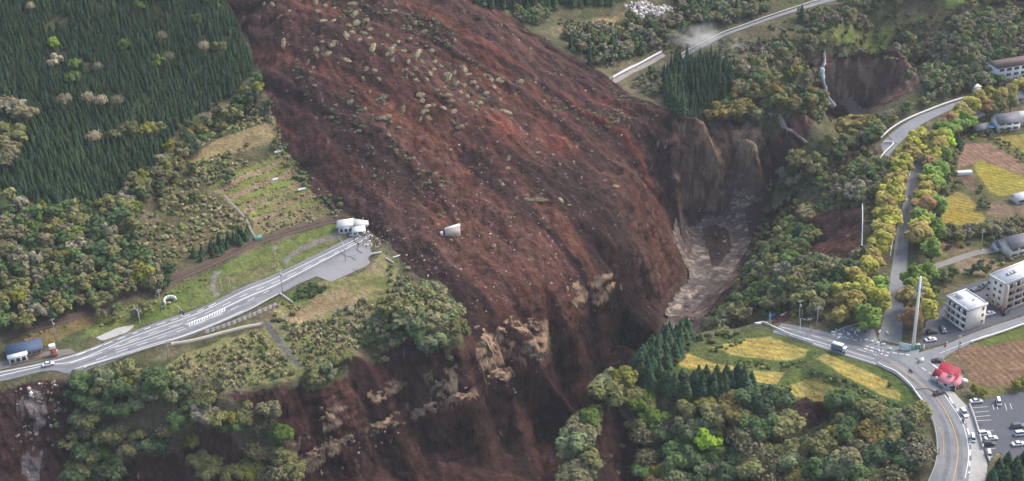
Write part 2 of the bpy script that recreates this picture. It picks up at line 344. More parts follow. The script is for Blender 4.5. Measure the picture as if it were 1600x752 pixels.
def zone(poly, a, b=None, n=None, jit=True, amt=1.0, f=.35, rows=None):
    global C
    m = inpoly(JX if jit else TX, JY if jit else TY, poly)
    if not m.any(): return
    c = np.array(a)[None] if b is None else mix(np.array(a), np.array(b), sstep(.35, .65, (n if n is not None else n_m)[m]))
    if rows is not None: c = c*(1+.16*np.sin((TX[m]*math.cos(rows)+TY[m]*math.sin(rows))*2*math.pi/2.6+2*n_m[m]))[:, None]
    C[m] = C[m]*(1-amt) + amt*c*(1-f/2+f*n_f[m])[:, None]
TAN, GRASS, DRY = (.235,.185,.095), (.115,.135,.035), (.17,.14,.075)
zone(P((285,240),(330,225),(380,205),(428,188),(432,205),(440,215),(380,232),(320,252),(290,262)), TAN, (.26,.20,.10))
zone(P((240,300),(300,260),(440,215),(448,240),(380,262),(326,292),(320,310),(250,345)), (.12,.11,.055), (.085,.085,.04))
zone(P((215,400),(250,345),(320,310),(350,305),(390,350),(380,362),(300,395),(240,430)), (.125,.105,.055), (.085,.082,.04))
up = [(326,292),(365,268),(405,250),(446,232)]; dn = [(398,345),(440,335),(480,324),(522,312)]
for i in range(9):
    t0, t1 = i/9, (i+1)/9
    q = [(a[0]*(1-t0)+b[0]*t0, a[1]*(1-t0)+b[1]*t0) for a, b in zip(up, dn)] + [(a[0]*(1-t1)+b[0]*t1, a[1]*(1-t1)+b[1]*t1) for a, b in zip(up, dn)][::-1]
    zone(P(*q), [(.16,.185,.05), (.25,.185,.12), (.18,.20,.055), (.235,.17,.11), (.165,.19,.05)][i % 5], [(.155,.165,.05), (.205,.15,.09)][i % 2], e1, f=.25)
zone(P((398,345),(440,335),(480,324),(522,312),(535,332),(470,350),(400,374)), (.125,.12,.05), (.20,.165,.085))
zone(P((120,500),(180,490),(330,424),(400,392),(470,366),(535,340),(560,352),(500,392),(420,430),(340,466),(250,500),(200,518),(150,528)), (.085,.125,.030), (.125,.145,.045))
zone(P((340,440),(395,415),(430,405),(440,415),(400,436),(345,462)), (.17,.145,.085), (.11,.12,.045))
zone(P((430,395),(470,380),(530,360),(552,362),(500,388),(440,412)), (.16,.145,.075), (.12,.13,.045))
zone(P((20,528),(120,500),(165,490),(150,510),(90,535),(20,545)), (.17,.12,.05), (.11,.11,.045))
zone(P((440,408),(470,384),(530,362),(548,366),(500,380),(455,402),(450,414)), (.17,.155,.14), jit=False)
zone(P((330,432),(336,424),(348,424),(340,430),(336,445),(344,462),(334,466),(329,450)), (.19,.175,.155), jit=False)
zone(P((440,468),(500,440),(560,430),(600,395),(625,405),(620,470),(610,500),(545,540),(470,585),(350,610),(270,596),(258,580),(290,550),(410,515)), (.155,.155,.06), (.215,.185,.095))
zone(P((450,500),(490,470),(535,448),(560,462),(540,478),(480,500),(455,510)), (.27,.20,.115), (.20,.15,.08), e1)
zone(P((545,445),(580,435),(612,430),(610,450),(560,462)), (.22,.18,.09), (.12,.13,.04), e1)
zone(P((262,592),(330,560),(460,560),(470,584),(400,602),(340,615)), (.15,.165,.06), (.20,.18,.085), e1)
zone(P((445,460),(480,445),(520,448),(480,470),(455,476)), (.08,.115,.028), jit=False)
zone(P((410,505),(418,500),(440,530),(470,570),(462,572),(434,540)), (.12,.115,.105), jit=False)
zone(P((110,600),(300,600),(345,640),(430,650),(470,780),(90,780)), (.075,.07,.04), (.10,.085,.055))
# right hand terraces and fields
zone(P((1040,560),(1100,520),(1205,516),(1280,540),(1380,575),(1432,612),(1450,640),(1400,634),(1300,640),(1236,624),(1170,612),(1050,585)), (.070,.105,.028), (.095,.115,.038))
PADDY = [P((1118,543),(1165,530),(1200,527),(1259,547),(1254,557),(1223,563),(1150,556)), P((1050,566),(1068,546),(1083,556),(1110,566),(1146,573),(1140,583),(1100,580),(1075,575)),
         P((1178,579),(1226,582),(1212,600),(1176,596)), P((1278,562),(1292,554),(1347,577),(1383,594),(1405,615),(1402,627),(1371,613),(1323,589)),
         P((1237,603),(1264,589),(1295,601),(1343,627),(1300,625),(1259,621),(1237,618))]
for q, rw in zip(PADDY, (1.2, 1.2, 1.2, .9, .9)):
    cq = q.mean(0); zone(cq+(q-cq)*1.14, (.085,.13,.03), (.12,.145,.045), n_f, jit=False); q = cq+(q-cq)*1.05; zone(q, (.36,.275,.075), (.29,.245,.075), e1, jit=False, f=.25, rows=rw)
zone(P((1440,420),(1470,300),(1500,215),(1600,190),(1720,170),(1720,480),(1600,440),(1480,440)), (.095,.10,.04), (.125,.115,.05))
zone(P((1496,255),(1501,224),(1544,224),(1600,254),(1680,290),(1680,310),(1600,276),(1530,250),(1520,257),(1497,264)), (.235,.145,.10), (.20,.13,.085), jit=False, rows=.4)
zone(P((1520,257),(1531,250),(1600,277),(1680,306),(1680,330),(1600,303),(1560,306),(1546,300),(1527,271)), (.265,.225,.04), (.23,.21,.045), e1, jit=False, f=.2, rows=1.0)
zone(P((1470,313),(1496,300),(1509,304),(1528,321),(1538,340),(1546,350),(1509,353),(1472,348)), (.27,.205,.04), (.235,.195,.05), e1, jit=False, f=.2, rows=1.0)
zone(P((1496,275),(1520,273),(1528,297),(1516,297)), (.13,.085,.065), jit=False)
zone(P((1538,318),(1600,312),(1680,310),(1680,345),(1600,336),(1560,341),(1542,334)), (.20,.14,.095), (.16,.12,.075), jit=False)
zone(P((1552,215),(1600,210),(1680,205),(1680,245),(1600,238),(1562,223)), (.225,.185,.05), (.17,.16,.05), jit=False)
zone(P((1490,412),(1515,402),(1552,405),(1566,416),(1530,430),(1495,424)), (.25,.19,.13), (.21,.16,.10), jit=False)
zone(P((1456,372),(1500,378),(1520,392),(1460,405)), (.19,.125,.085), (.13,.11,.06))
zone(P((1484,552),(1514,537),(1600,524),(1700,506),(1700,600),(1597,601),(1540,604),(1514,596),(1512,570)), (.225,.135,.09), (.18,.115,.07), jit=False, rows=.3)
zone(P((1518,537),(1600,509),(1700,486),(1700,510),(1600,530),(1545,541)), (.075,.125,.028), (.11,.13,.035), jit=False)
zone(P((1514,592),(1540,602),(1700,598),(1700,616),(1600,612),(1517,627)), (.10,.11,.035), (.14,.12,.05))
zone(P((1262,55),(1290,50),(1340,40),(1385,36),(1404,44),(1400,58),(1340,70),(1310,72),(1262,62)), (.115,.155,.035), (.145,.155,.05), e1)
zone(P((1480,-5),(1560,-8),(1540,8),(1480,10)), (.12,.17,.04))
zone(P((1400,36),(1480,22),(1540,16),(1480,34),(1420,44)), (.19,.165,.08), (.13,.13,.05))
zone(P((1195,118),(1225,112),(1250,118),(1230,132),(1200,128)), (.085,.14,.035))
zone(P((870,45),(930,30),(985,14),(990,26),(930,44),(880,56)), (.26,.19,.10), (.15,.14,.06), e1)
zone(P((800,10),(870,15),(880,40),(830,50),(800,30)), (.11,.09,.06), (.09,.10,.05))
# bare soil
vvT, uuT = flow(JX, JY)
s1 = fbm(vvT/6, uuT/38, 81, 4); s2 = fbm(vvT/22, uuT/140, 83, 4); s3 = fbm(TX/3.5, TY/3.5, 87, 3); s4 = fbm(TX/40, TY/40, 89, 3); s5 = fbm(vvT/2.2, uuT/14, 97, 3)
soil = mix((.052,.033,.032), (.108,.060,.052), sstep(.34, .62, .3*s1+.35*s2+.35*s4))
soil = mix(soil, (.150,.062,.042), .8*sstep(.52, .70, .5*s2+.25*s4+.25*s1))
soil = mix(soil, (.105,.075,.066), .4*sstep(.54, .70, .6*s4+.4*s5))
soil = mix(soil, (.030,.020,.021), .8*sstep(.54, .68, fbm(vvT/10, uuT/60, 93, 3)))
cld = 1-np.abs(2*fbm(TX/4.2, TY/3.4, 45, 3)-1)
soil = soil * np.array((.80, .72, .68)) * (.50+.62*(.5*s3+.5*s5)+.42*fbm(vvT/3, uuT/9, 131, 4))[:, None]
soil = mix(soil, soil*.66, sstep(.55, .2, cld)*.8)
det = fbm(TX/1.6+TZ/2.1, TY/1.6-TZ/1.7, 161, 3); soil = soil*(.56+.62*sstep(.25, .75, det))[:, None]
sp = _hash(np.floor(TX/.9), np.floor(TY/.9), 5)
soil = mix(soil, (.22,.17,.15), .75*(sp > .992))
stp = G(STEEP)
def near(poly_px, r):            # soft patch
    p = P(*poly_px); m = blur(inpoly(XX, YY, p).astype(float), r, 2); return G(m)
red = near([(725,55),(800,110),(815,150),(770,140),(725,90)], 5)+near([(880,140),(960,160),(1010,200),(980,230),(900,190)], 6)+near([(830,200),(905,215),(900,245),(850,240)], 5)+near([(990,230),(1050,240),(1040,290),(1000,280)], 6)+near([(760,170),(800,190),(810,230),(770,215)], 4)
soil = mix(soil, soil*np.array((1.9,1.35,1.15))+np.array((.02,0,0)), np.clip(red, 0, 1)*sstep(.35, .6, s1))
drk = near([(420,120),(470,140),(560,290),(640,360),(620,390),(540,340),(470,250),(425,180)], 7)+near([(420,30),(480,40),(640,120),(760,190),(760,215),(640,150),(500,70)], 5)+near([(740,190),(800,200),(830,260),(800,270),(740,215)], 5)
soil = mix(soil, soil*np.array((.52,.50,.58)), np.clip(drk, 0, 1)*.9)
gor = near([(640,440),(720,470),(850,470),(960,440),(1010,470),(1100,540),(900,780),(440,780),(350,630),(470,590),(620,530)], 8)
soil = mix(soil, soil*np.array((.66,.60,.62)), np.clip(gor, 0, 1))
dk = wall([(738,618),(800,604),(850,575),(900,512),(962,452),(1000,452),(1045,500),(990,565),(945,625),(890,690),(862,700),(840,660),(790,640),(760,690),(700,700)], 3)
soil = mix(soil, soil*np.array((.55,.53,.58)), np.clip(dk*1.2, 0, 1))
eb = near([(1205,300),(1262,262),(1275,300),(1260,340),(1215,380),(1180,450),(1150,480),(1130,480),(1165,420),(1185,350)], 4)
soil = mix(soil, soil*np.array((.5,.5,.58)), np.clip(eb, 0, 1))  # dark soil of the east bank, with its shade put into the colour
fb = wall([(1050,190),(1100,190),(1195,198),(1205,260),(1195,285),(1120,325),(1070,335),(1050,260)], 8)
soil = mix(soil, mix((.125,.070,.052), (.27,.185,.13), sstep(.47, .62, .6*fbm(TX/3, TZ/9, 173, 4)+.4*fbm(TX/1.6+TZ/2, TZ/2, 177, 3)))*(.6+.7*det)[:, None], fb*.7)
rock = fbm(TX/3+TZ/5, TZ/3+TY/7, 101, 4)
bands = wall([(740,510),(800,505),(855,500),(862,540),(820,570),(760,590),(745,560)], 2)+wall([(885,450),(930,425),(965,430),(950,470),(900,490)], 2)+wall([(470,712),(540,680),(620,652),(700,624),(742,604),(748,618),(690,642),(610,668),(545,695),(480,740)], 1)+\
        wall([(570,615),(620,590),(640,600),(590,632)], 1)+wall([(660,585),(715,570),(715,630),(670,615)], 2)+wall([(500,640),(545,635),(545,665),(505,675)], 1)+wall([(430,695),(470,690),(470,752),(430,752)], 2)+wall([(1140,205),(1195,200),(1200,260),(1175,262),(1150,240)], 2)+wall([(1095,190),(1125,230),(1135,300),(1115,330),(1110,260)], 2)
soil = mix(soil, (.29,.20,.13), np.clip(bands, 0, 1)*sstep(.44, .58, rock)*.9)
basin = wall([(1272,92),(1440,92),(1440,150),(1390,160),(1290,165)], 2)
soil = mix(soil, mix((.135,.076,.06), (.25,.175,.13), sstep(.46, .66, fbm(TX/2.2, TZ/9, 171, 4)))*(.6+.8*det)[:, None], np.clip(basin, 0, 1)*.8)
slip = wall([(20,615),(60,605),(75,640),(60,752),(30,752),(40,670)], 3)
soil = mix(soil, (.20,.165,.15), np.clip(slip, 0, 1)*sstep(.45, .58, rock))
soil = mix(soil, (.11,.06,.05), np.clip(near([(740,700),(840,650),(860,690),(800,752),(720,752)], 8), 0, 1)*.6)
sm = np.zeros(len(TX), bool)
for q in SOIL: sm |= inpoly(JX, JY, q)
sm &= G(FLATM) < .6
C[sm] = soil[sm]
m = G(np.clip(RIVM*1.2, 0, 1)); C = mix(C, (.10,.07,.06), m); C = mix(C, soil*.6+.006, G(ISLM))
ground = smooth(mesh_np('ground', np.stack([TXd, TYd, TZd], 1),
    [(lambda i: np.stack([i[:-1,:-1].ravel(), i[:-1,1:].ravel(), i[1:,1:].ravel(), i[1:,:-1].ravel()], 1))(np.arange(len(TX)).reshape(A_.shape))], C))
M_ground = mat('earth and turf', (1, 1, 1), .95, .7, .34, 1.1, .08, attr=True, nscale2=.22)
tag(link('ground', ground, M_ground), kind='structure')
del n_l, s1, s2, s3, s4, s5, soil, A_, R_

# ---------------------------------------------------------------- roads: asphalt sheets on the ground, painted lines 4 cm above
M_asph = mat('asphalt', (.20,.208,.218), .85, 1.2, .16, .02, .25, nscale2=.11)
M_asph_dark = mat('parking asphalt', (.085,.09,.105), .85, 3.0, .12, .02, .25, nscale2=.12)
M_conc = mat('worn concrete', (.36,.35,.33), .85, 1.2, .14, .02, .25, nscale2=.2)
M_line = mat('road paint', (.72,.72,.70), .7, 2.5, .18, 0, .3)
M_yellow = mat('faded orange paint', (.50,.30,.13), .7, 2.5, .2, 0, .3)
M_white = mat('white painted steel', (.70,.70,.68), .55, 1.5, .10, 0, .4)
M_concw = mat('pale concrete', (.50,.48,.45), .8, .8, .15, .02, .25)
def sheet_from_edges(name, a, b, m, off=.10, nv=8):
    t = np.linspace(0, 1, nv); X = a[:, None, :]*(1-t)[None, :, None] + b[:, None, :]*t[None, :, None]
    z = gz(X[..., 0], X[..., 1]) + off; V = np.dstack([X, z]).reshape(-1, 3); i = np.arange(len(V)).reshape(len(a), nv)
    q = np.stack([i[:-1,:-1].ravel(), i[1:,:-1].ravel(), i[1:,1:].ravel(), i[:-1,1:].ravel()], 1)
    return tag(link(name, smooth(mesh_np(name, V, [q])), m), kind='structure')
OFF = {'highway': .10, 'curve road': .12, 'side road': .105, 'old avenue': .11, 'bridge road': .10, 'upper road': .3}
for k in ROADS: sheet_from_edges('road', *ROADS[k], M_asph, OFF[k], 14 if k in ('highway','curve road') else 8)
def sheet_from_poly(name, poly, m, off, step=1.0):
    x0, y0 = poly.min(0)-step; x1, y1 = poly.max(0)+step
    from mathutils.geometry import delaunay_2d_cdt as cdt
    pe = resamp(np.vstack([poly, poly[:1]]), max(12, int(np.linalg.norm(np.diff(np.vstack([poly, poly[:1]]), axis=0), axis=1).sum()/2)))[:-1]
    gx, gy = np.meshgrid(np.arange(x0, x1, 3), np.arange(y0, y1, 3)); gx, gy = gx.ravel(), gy.ravel(); k = inpoly(gx, gy, poly)
    vs = [Vector(p) for p in pe] + [Vector(p) for p in zip(gx[k], gy[k])]; n = len(pe)
    v, e, f, *_ = cdt(vs, [(i, (i+1) % n) for i in range(n)], [], 0, 1e-4)
    v = np.array([(q.x, q.y) for q in v]); f = np.array([q for q in f]); c = v[f].mean(1); f = f[inpoly(c[:, 0], c[:, 1], poly)]
    return tag(link(name, smooth(mesh_np(name, np.column_stack([v, gz(v[:, 0], v[:, 1])+off]), [f])), m), kind='structure')
sheet_from_poly('lay_by', PAVED['lay-by'], mat('worn asphalt', (.235,.23,.235), .85, 2, .12, .02, .25, nscale2=.2), .115)
sheet_from_poly('parking_lot', PAVED['parking'], M_asph_dark, .10)
sheet_from_poly('sidewalk', PAVED['walk'], M_conc, .17)
sheet_from_poly('residents_yard', PAVED['flat yard'], M_asph_dark, .09)
sheet_from_poly('junction_apron', PAVED['junction'], M_asph, .115)
sheet_from_poly('house_yard', PAVED['house yard'], mat('forecourt gravel', (.17,.15,.14), .9, 3, .2, .03, .2), .08)
sheet_from_poly('cafe_yard', PAVED['cafe yard'], M_asph, .098)
sheet_from_poly('farm_lane', PAVED['lane'], mat('pale lane', (.22,.21,.19), .9, 2, .15, .03, .2), .1)
sheet_from_poly('roadside_lot', PAVED['kerb lot'], M_conc, .09)
sheet_from_poly('upper_railway_bed', PAVED['upper rail'], mat('grey ballast', (.26,.235,.22), .9, 1.5, .25, .05, .15, nscale2=.3), .15)
def strip_geo(line, w, off, dash=None, z_of=None):
    line = spline(line, .7); s = np.concatenate([[0], np.cumsum(np.linalg.norm(np.diff(line, axis=0), axis=1))])
    d = np.gradient(line, axis=0); d /= np.linalg.norm(d, axis=1)[:, None]+1e-9; nrm = np.stack([-d[:, 1], d[:, 0]], 1)
    a, b = line+nrm*w/2, line-nrm*w/2; V = []; Q = []
    on = np.ones(len(line)-1, bool) if dash is None else ((s[:-1] % (dash[0]+dash[1])) < dash[0])
    for k in np.nonzero(on)[0]:
        i = len(V)
        for p in (a[k], b[k], b[k+1], a[k+1]): V.append((p[0], p[1], float(gz(p[0], p[1]))+off))
        Q.append((i, i+1, i+2, i+3))
    return V, Q
def marks(name, lines, m):
    V, Q = [], []
    for ln in lines:
        px, w, dash = ln[0], ln[1], ln[2] if len(ln) > 2 else None; off = ln[3] if len(ln) > 3 else .17
        v, q = strip_geo(P(*px), w, off, dash); n = len(V); V += v; Q += [tuple(i+n for i in f) for f in q]
    return tag(link(name, mesh_np(name, V, [Q]), m), kind='structure')
marks('road_marking', [
    ([(0,588),(74,571),(119,564),(200,530),(240,515),(300,494),(340,476),(420,440),(500,402),(565,369)], .30),
    ([(-30,590),(0,582.5),(74,567.5),(119,555),(160,540)], .3),
    ([(120,556),(200,525),(250,507),(300,491),(340,473)], .35, (3, 2.5)),
    ([(170,546),(240,520),(290,503),(340,482),(420,446),(500,408),(560,376)], .25, (4, 4)),
    ([(110,568),(160,551)], .25), ([(180,548),(240,528),(288,511)], .25), ([(180,544),(240,523),(286,506)], .25),
    ([(150,563),(240,532),(300,510),(360,485),(420,455)], .25, (4, 4)),
    ([(118,577),(200,551),(240,538),(284,526),(340,504),(380,486)], .25),
    ([(290,508),(318,497),(350,482),(400,459),(420,451),(470,426),(520,400),(573,372)], .42),
    ([(296,511),(330,497),(352,486)], .22), ], M_line)
M_worn = mat('tyre worn asphalt', (.155,.16,.168), .85, 1.2, .2, .02, .25, nscale2=.2)
WR = [([(1222,509),(1276,522),(1320,534),(1380,553),(1425,580),(1455,610),(1478,645),(1498,690),(1500,750)], 1.6, None, .145), ([(1225,516),(1276,531),(1320,543),(1375,561),(1402,576),(1436,604),(1460,634),(1478,672),(1482,715),(1474,752)], 1.5, None, .145),
      ([(0,585),(74,569),(119,559),(200,526),(240,512),(300,490),(340,472),(420,437),(500,399),(560,370)], 1.5, None, .125), ([(0,590),(74,574),(117,571),(200,540),(240,526),(300,506),(340,490),(420,456),(500,414),(560,382)], 1.6, None, .125), ([(200,548),(284,522),(340,499),(400,472)], 1.4, None, .125), ([(1402,400),(1410,354),(1421,310),(1424,280)], 1.5, None, .135)]
marks('road_wear', WR, M_worn)
marks('road_crack', [([(1423,606),(1434,609.5),(1447,608),(1458,612),(1470,613)], .45, None, .2), ([(1300,533),(1308,540),(1306,548)], .25, None, .19), ([(530,392),(538,400),(548,402),(556,408)], .3, None, .19), ([(552,377),(560,383),(558,391),(566,396)], .35, None, .2), ([(1385,212),(1396,222),(1402,226)], .4, None, .18)], mat('open crack', (.035,.033,.032), .95, 2, .2))
# slanted bars of the painted median
V, Q = [], []
la = P((292,504),(318,494),(352,479)); lb = P((296,512),(324,500),(354,487))
a_, b_ = resamp(la, 16), resamp(lb, 16); bars = []
for i in range(15): v, q = strip_geo(np.array([a_[i+1]*.8+b_[i]*.2, b_[i]*.8+a_[i+1]*.2]), .42, .18); n = len(V); V += v; Q += [tuple(k+n for k in f) for f in q]
tag(link('road_marking', mesh_np('median_bars', V, [Q]), M_line), kind='structure')
marks('road_marking', [([(1392,569),(1404,575),(1440,602),(1468,628),(1489,668),(1497,705),(1489,752),(1478,790)], .32, None, .19),
    ([(1449,652),(1466,668),(1474,690),(1474,712)], .2, None, .19)], M_yellow)
marks('road_marking', [
    ([(1222,512),(1276,527),(1320,540),(1370,556)], .22, (3, 3), .19), ([(1238,524),(1276,534),(1314,546),(1366,562)], .22, None, .19),
    ([(1208,517),(1271,537),(1314,552),(1371,570),(1402,584),(1426,606),(1446,632)], .22, None, .19),
    ([(1476,618),(1493,643),(1505,665),(1512,693),(1513,718),(1508,748)], .25, None, .19),
    ([(1483,622),(1498,645),(1512,672),(1516,700),(1514,740)], .5, (3, 3), .21),
    ([(1452,566),(1466,577)], .5, None, .19), ([(1460,560),(1472,568)], .4, None, .19), ([(1352,541),(1392,553)], .5, (1, 1), .19), ([(1350,545),(1388,557)], .5, (1, 1), .19),
    ([(1306,518),(1330,509),(1342,507)], .3, None, .19), ([(1300,523),(1318,528),(1345,534)], .4, (1.2, 1.4), .19), ([(1395,552),(1425,556)], .5, (1, 1.2), .19),
    ([(1440,575),(1462,590)], .3, (1.5, 1.5), .19), ([(1468,553),(1500,540),(1545,523)], .2, None, .18),
    ([(1404,300),(1398,354),(1391,400)], .2, None, .18), ([(1444,222),(1428,246),(1421,276)], .3, None, .18)], M_line)
marks('parking_marking', [([(1520,638),(1543,636)], .16), ([(1523,645),(1545,643)], .16), ([(1525,652),(1547,650)], .16), ([(1527,658),(1549,657)], .16), ([(1537,675),(1552,673)], .16),
    ([(1540,703),(1556,701)], .16), ([(1551,633),(1553,641)], .16), ([(1570,631),(1573,642)], .16), ([(1578,631),(1581,640)], .16), ([(1557,632),(1559,640)], .16)], M_line)

# ---------------------------------------------------------------- river, falls
def water_mat(name, base, foam, sc, lo, hi, rot=0.0, stretch=1.0):
    m = bpy.data.materials.new(name); m.use_nodes = True; nt = m.node_tree; L = nt.links; b = nt.nodes['Principled BSDF']
    g = nt.nodes.new('ShaderNodeNewGeometry'); n = nt.nodes.new('ShaderNodeTexNoise'); n.inputs['Scale'].default_value = sc; n.inputs['Detail'].default_value = 6; n.inputs['Roughness'].default_value = .72; n.inputs['Distortion'].default_value = 1.4
    mp = nt.nodes.new('ShaderNodeMapping'); mp.inputs['Rotation'].default_value = (0, 0, -rot); mp.inputs['Scale'].default_value = (stretch, 1, 1); L.new(g.outputs['Position'], mp.inputs[0]); L.new(mp.outputs[0], n.inputs['Vector'])
    r = nt.nodes.new('ShaderNodeValToRGB'); e = r.color_ramp.elements; e[0].position = lo; e[0].color = (*base, 1); e[1].position = hi; e[1].color = (*foam, 1)
    k = r.color_ramp.elements.new((lo+hi)/2); k.color = (*[(x*1.5+y*.5)/2 for x, y in zip(base, foam)], 1)
    L.new(n.outputs[0], r.inputs[0]); L.new(r.outputs[0], b.inputs['Base Color']); b.inputs['Roughness'].default_value = .5
    bp = nt.nodes.new('ShaderNodeBump'); bp.inputs['Distance'].default_value = .6; L.new(n.outputs[0], bp.inputs['Height']); L.new(bp.outputs[0], b.inputs['Normal'])
    return m
M_river = water_mat('muddy rapids', (.050,.032,.026), (.36,.265,.205), .30, .46, .63, R(62), .35)
M_foam = water_mat('falling water', (.60,.58,.56), (.88,.88,.87), .5, .2, .5)
def grid_sheet(name, polys, holes, mt, off, step=1.0, rough=.5):
    lo = np.min([p.min(0) for p in polys], 0)-2; hi = np.max([p.max(0) for p in polys], 0)+2
    gx, gy = np.meshgrid(np.arange(lo[0], hi[0], step), np.arange(lo[1], hi[1], step)); jx = gx+3*(fbm(gx/5, gy/5, 7)-.5); jy = gy+3*(fbm(gx/5+9, gy/5, 8)-.5)
    k = np.zeros(gx.shape, bool)
    for p in polys: k |= inpoly(jx, jy, p)
    for h in holes: k &= ~inpoly(jx, jy, h)
    z = gz(gx, gy, GHS)+off+rough*(fbm(gx/2.5, gy/2.5, 9)-.5)*2; i = np.arange(gx.size).reshape(gx.shape)
    kk = k[:-1,:-1] & k[1:,1:] & k[1:,:-1] & k[:-1,1:]; q = np.stack([i[:-1,:-1], i[:-1,1:], i[1:,1:], i[1:,:-1]], -1)[kk]
    u, inv = np.unique(q, return_inverse=True); V = np.stack([gx.ravel(), gy.ravel(), z.ravel()], 1)[u]
    return tag(link(name, smooth(mesh_np(name, V, [inv.reshape(q.shape)])), mt), kind='structure')
GHS = blur(GH, 3, 2)
grid_sheet('river', [RIVER], [ISLAND], M_river, .9, 1.0, .9)
grid_sheet('pool', [P((1296,160),(1330,152),(1380,150),(1400,156),(1372,166),(1320,176),(1300,176))], [], mat('muddy pool', (.125,.085,.075), .4, .2, .2, .1, .4), .5, 1.0, .1)
def cascade(name, px, w, mt, lift=1.5):
    pd = resamp(np.array(px, float), 60); line = np.array([cast(*p) for p in pd]); line = resamp(line, 70)
    for _ in range(2): line[1:-1] = (line[:-2]+2*line[1:-1]+line[2:])/4
    V = []; Q = []
    d = np.gradient(line, axis=0); d /= np.linalg.norm(d, axis=1)[:, None]; ws = np.interp(np.linspace(0, 1, len(line)), np.linspace(0, 1, len(w)), w)
    for k, (p, t) in enumerate(zip(line, d)):
        side = np.cross(t, (0, -1, .6)); side /= np.linalg.norm(side)+1e-9; out = np.array((0, -.8, .6))
        for j in range(7):
            a = -1+2*j/6; V.append(p + side*(a*ws[k]/2*(.55+.9*vnoise(k/3, j*.8, 3))+.3*(vnoise(k/5, 2.2, 6)-.5)) + out*(lift*(1-a*a*1.6) + .5*(vnoise(k/2.5, j, 4)-.5)))
    n = len(line); i = np.arange(n*7).reshape(n, 7); q = np.stack([i[:-1,:-1].ravel(), i[:-1,1:].ravel(), i[1:,1:].ravel(), i[1:,:-1].ravel()], 1)
    return link(name, smooth(mesh_np(name, V, [q])), mt)
tag(cascade('waterfall', [(1287,83),(1288,92),(1287,102),(1285,112),(1285,122),(1287,133),(1290,143),(1293,152),(1298,160),(1304,168)], [1.4, 2.0, 2.0, 2.8, 3.2, 2.8, 2.4, 3.4], M_foam, 3.0), 'narrow white waterfall dropping down the brown cliff of the round basin', 'waterfall')
tag(cascade('stream', [(1218,180),(1222,190),(1228,200),(1240,208),(1250,216),(1260,224)], [1.8, 2.6, 2, 1.6, 1.6, 1.4], water_mat('pale stream', (.26,.20,.17), (.5,.44,.4), .4, .3, .6), 2.6), kind='structure')

# ---------------------------------------------------------------- trees
def ico(sub):
    import bmesh
    bm = bmesh.new(); bmesh.ops.create_icosphere(bm, subdivisions=sub, radius=1); v = np.array([x.co[:] for x in bm.verts]); f = np.array([[q.index for q in p.verts] for p in bm.faces]); bm.free(); return v, f
ICO = {s: ico(s) for s in (1, 2)}
def unit(v): return v/(np.linalg.norm(v, axis=-1, keepdims=True)+1e-9)
def leaf_quads(c, n, size, rg, elong=1.0):
    t = unit(np.cross(n, rg.normal(size=n.shape))); b = np.cross(n, t); s = size*rg.uniform(.65, 1.35, (len(c), 1))/2
    V = np.stack([c-t*s-b*s*elong, c+t*s-b*s*elong*.7, c+t*s*.8+b*s*elong, c-t*s*.9+b*s*elong], 1)
    return V.reshape(-1, 3), np.arange(len(c)*4).reshape(-1, 4)
class Geo:
    def __init__(s): s.V, s.F3, s.F4, s.C, s.n = [], [], [], [], 0
    def add(s, V, F, c):
        V = np.asarray(V, float); F = np.asarray(F)
        if not len(F): return
        (s.F3 if F.shape[1] == 3 else s.F4).append(F+s.n); s.V.append(V); s.n += len(V)
        c = np.asarray(c, float); s.C.append(np.broadcast_to(c, (len(V), 3)) if c.ndim else np.full((len(V), 3), c))
    def arrays(s): return np.vstack(s.V), (np.vstack(s.F3) if s.F3 else np.zeros((0,3),int)), (np.vstack(s.F4) if s.F4 else np.zeros((0,4),int)), np.vstack(s.C)
def crown_geo(seed, lobes=11, per=62, leaf=.85, sub=1, R_=4.3, zc=5.6, H=3.4, tall=1.0, upward=0.0):
    """broadleaf crown about 9 m high, 8-9 m across"""
    rg = np.random.default_rng(seed); g = Geo(); cs, rr = [], []
    for i in range(lobes):
        d = unit(rg.normal(size=3)); d[2] = abs(d[2])*1.1-.25; k = rg.uniform(.40, .98)
        cs.append(np.array((d[0]*R_*k, d[1]*R_*k, zc+d[2]*H*k*tall*1.15))); rr.append(R_*rg.uniform(.22, .48))
    cs.append(np.array((0, 0, zc))); rr.append(R_*.62)
    v0, f0 = ICO[sub]
    for i, (c, r) in enumerate(zip(cs, rr)):
        tint = rg.uniform(.84, 1.18)
        jit = 1+.22*rg.normal(size=(len(v0), 1)); g.add(c+v0*jit*r*.84*np.array((1, 1, .88)), f0, tint*.92)
        d = unit(rg.normal(size=(per, 3))); d[:, 2] = np.where(d[:, 2] < -.45, -d[:, 2], d[:, 2]); p = c+d*r*rg.uniform(.86, 1.13, (per, 1))
        keep = np.ones(per, bool)
        for j, (c2, r2) in enumerate(zip(cs, rr)):
            if j != i: keep &= np.linalg.norm(p-c2, axis=1) > r2*.86
        p, d = p[keep], d[keep]
        if len(p) == 0: continue
        n = unit(d+.34*rg.normal(size=d.shape)+np.array((0, 0, .35+upward))); V, Q = leaf_quads(p, n, leaf, rg)
        g.add(V, Q, np.repeat(tint*rg.uniform(.78, 1.25, (len(p), 1)), 4, 0)*np.ones(3))
    return g
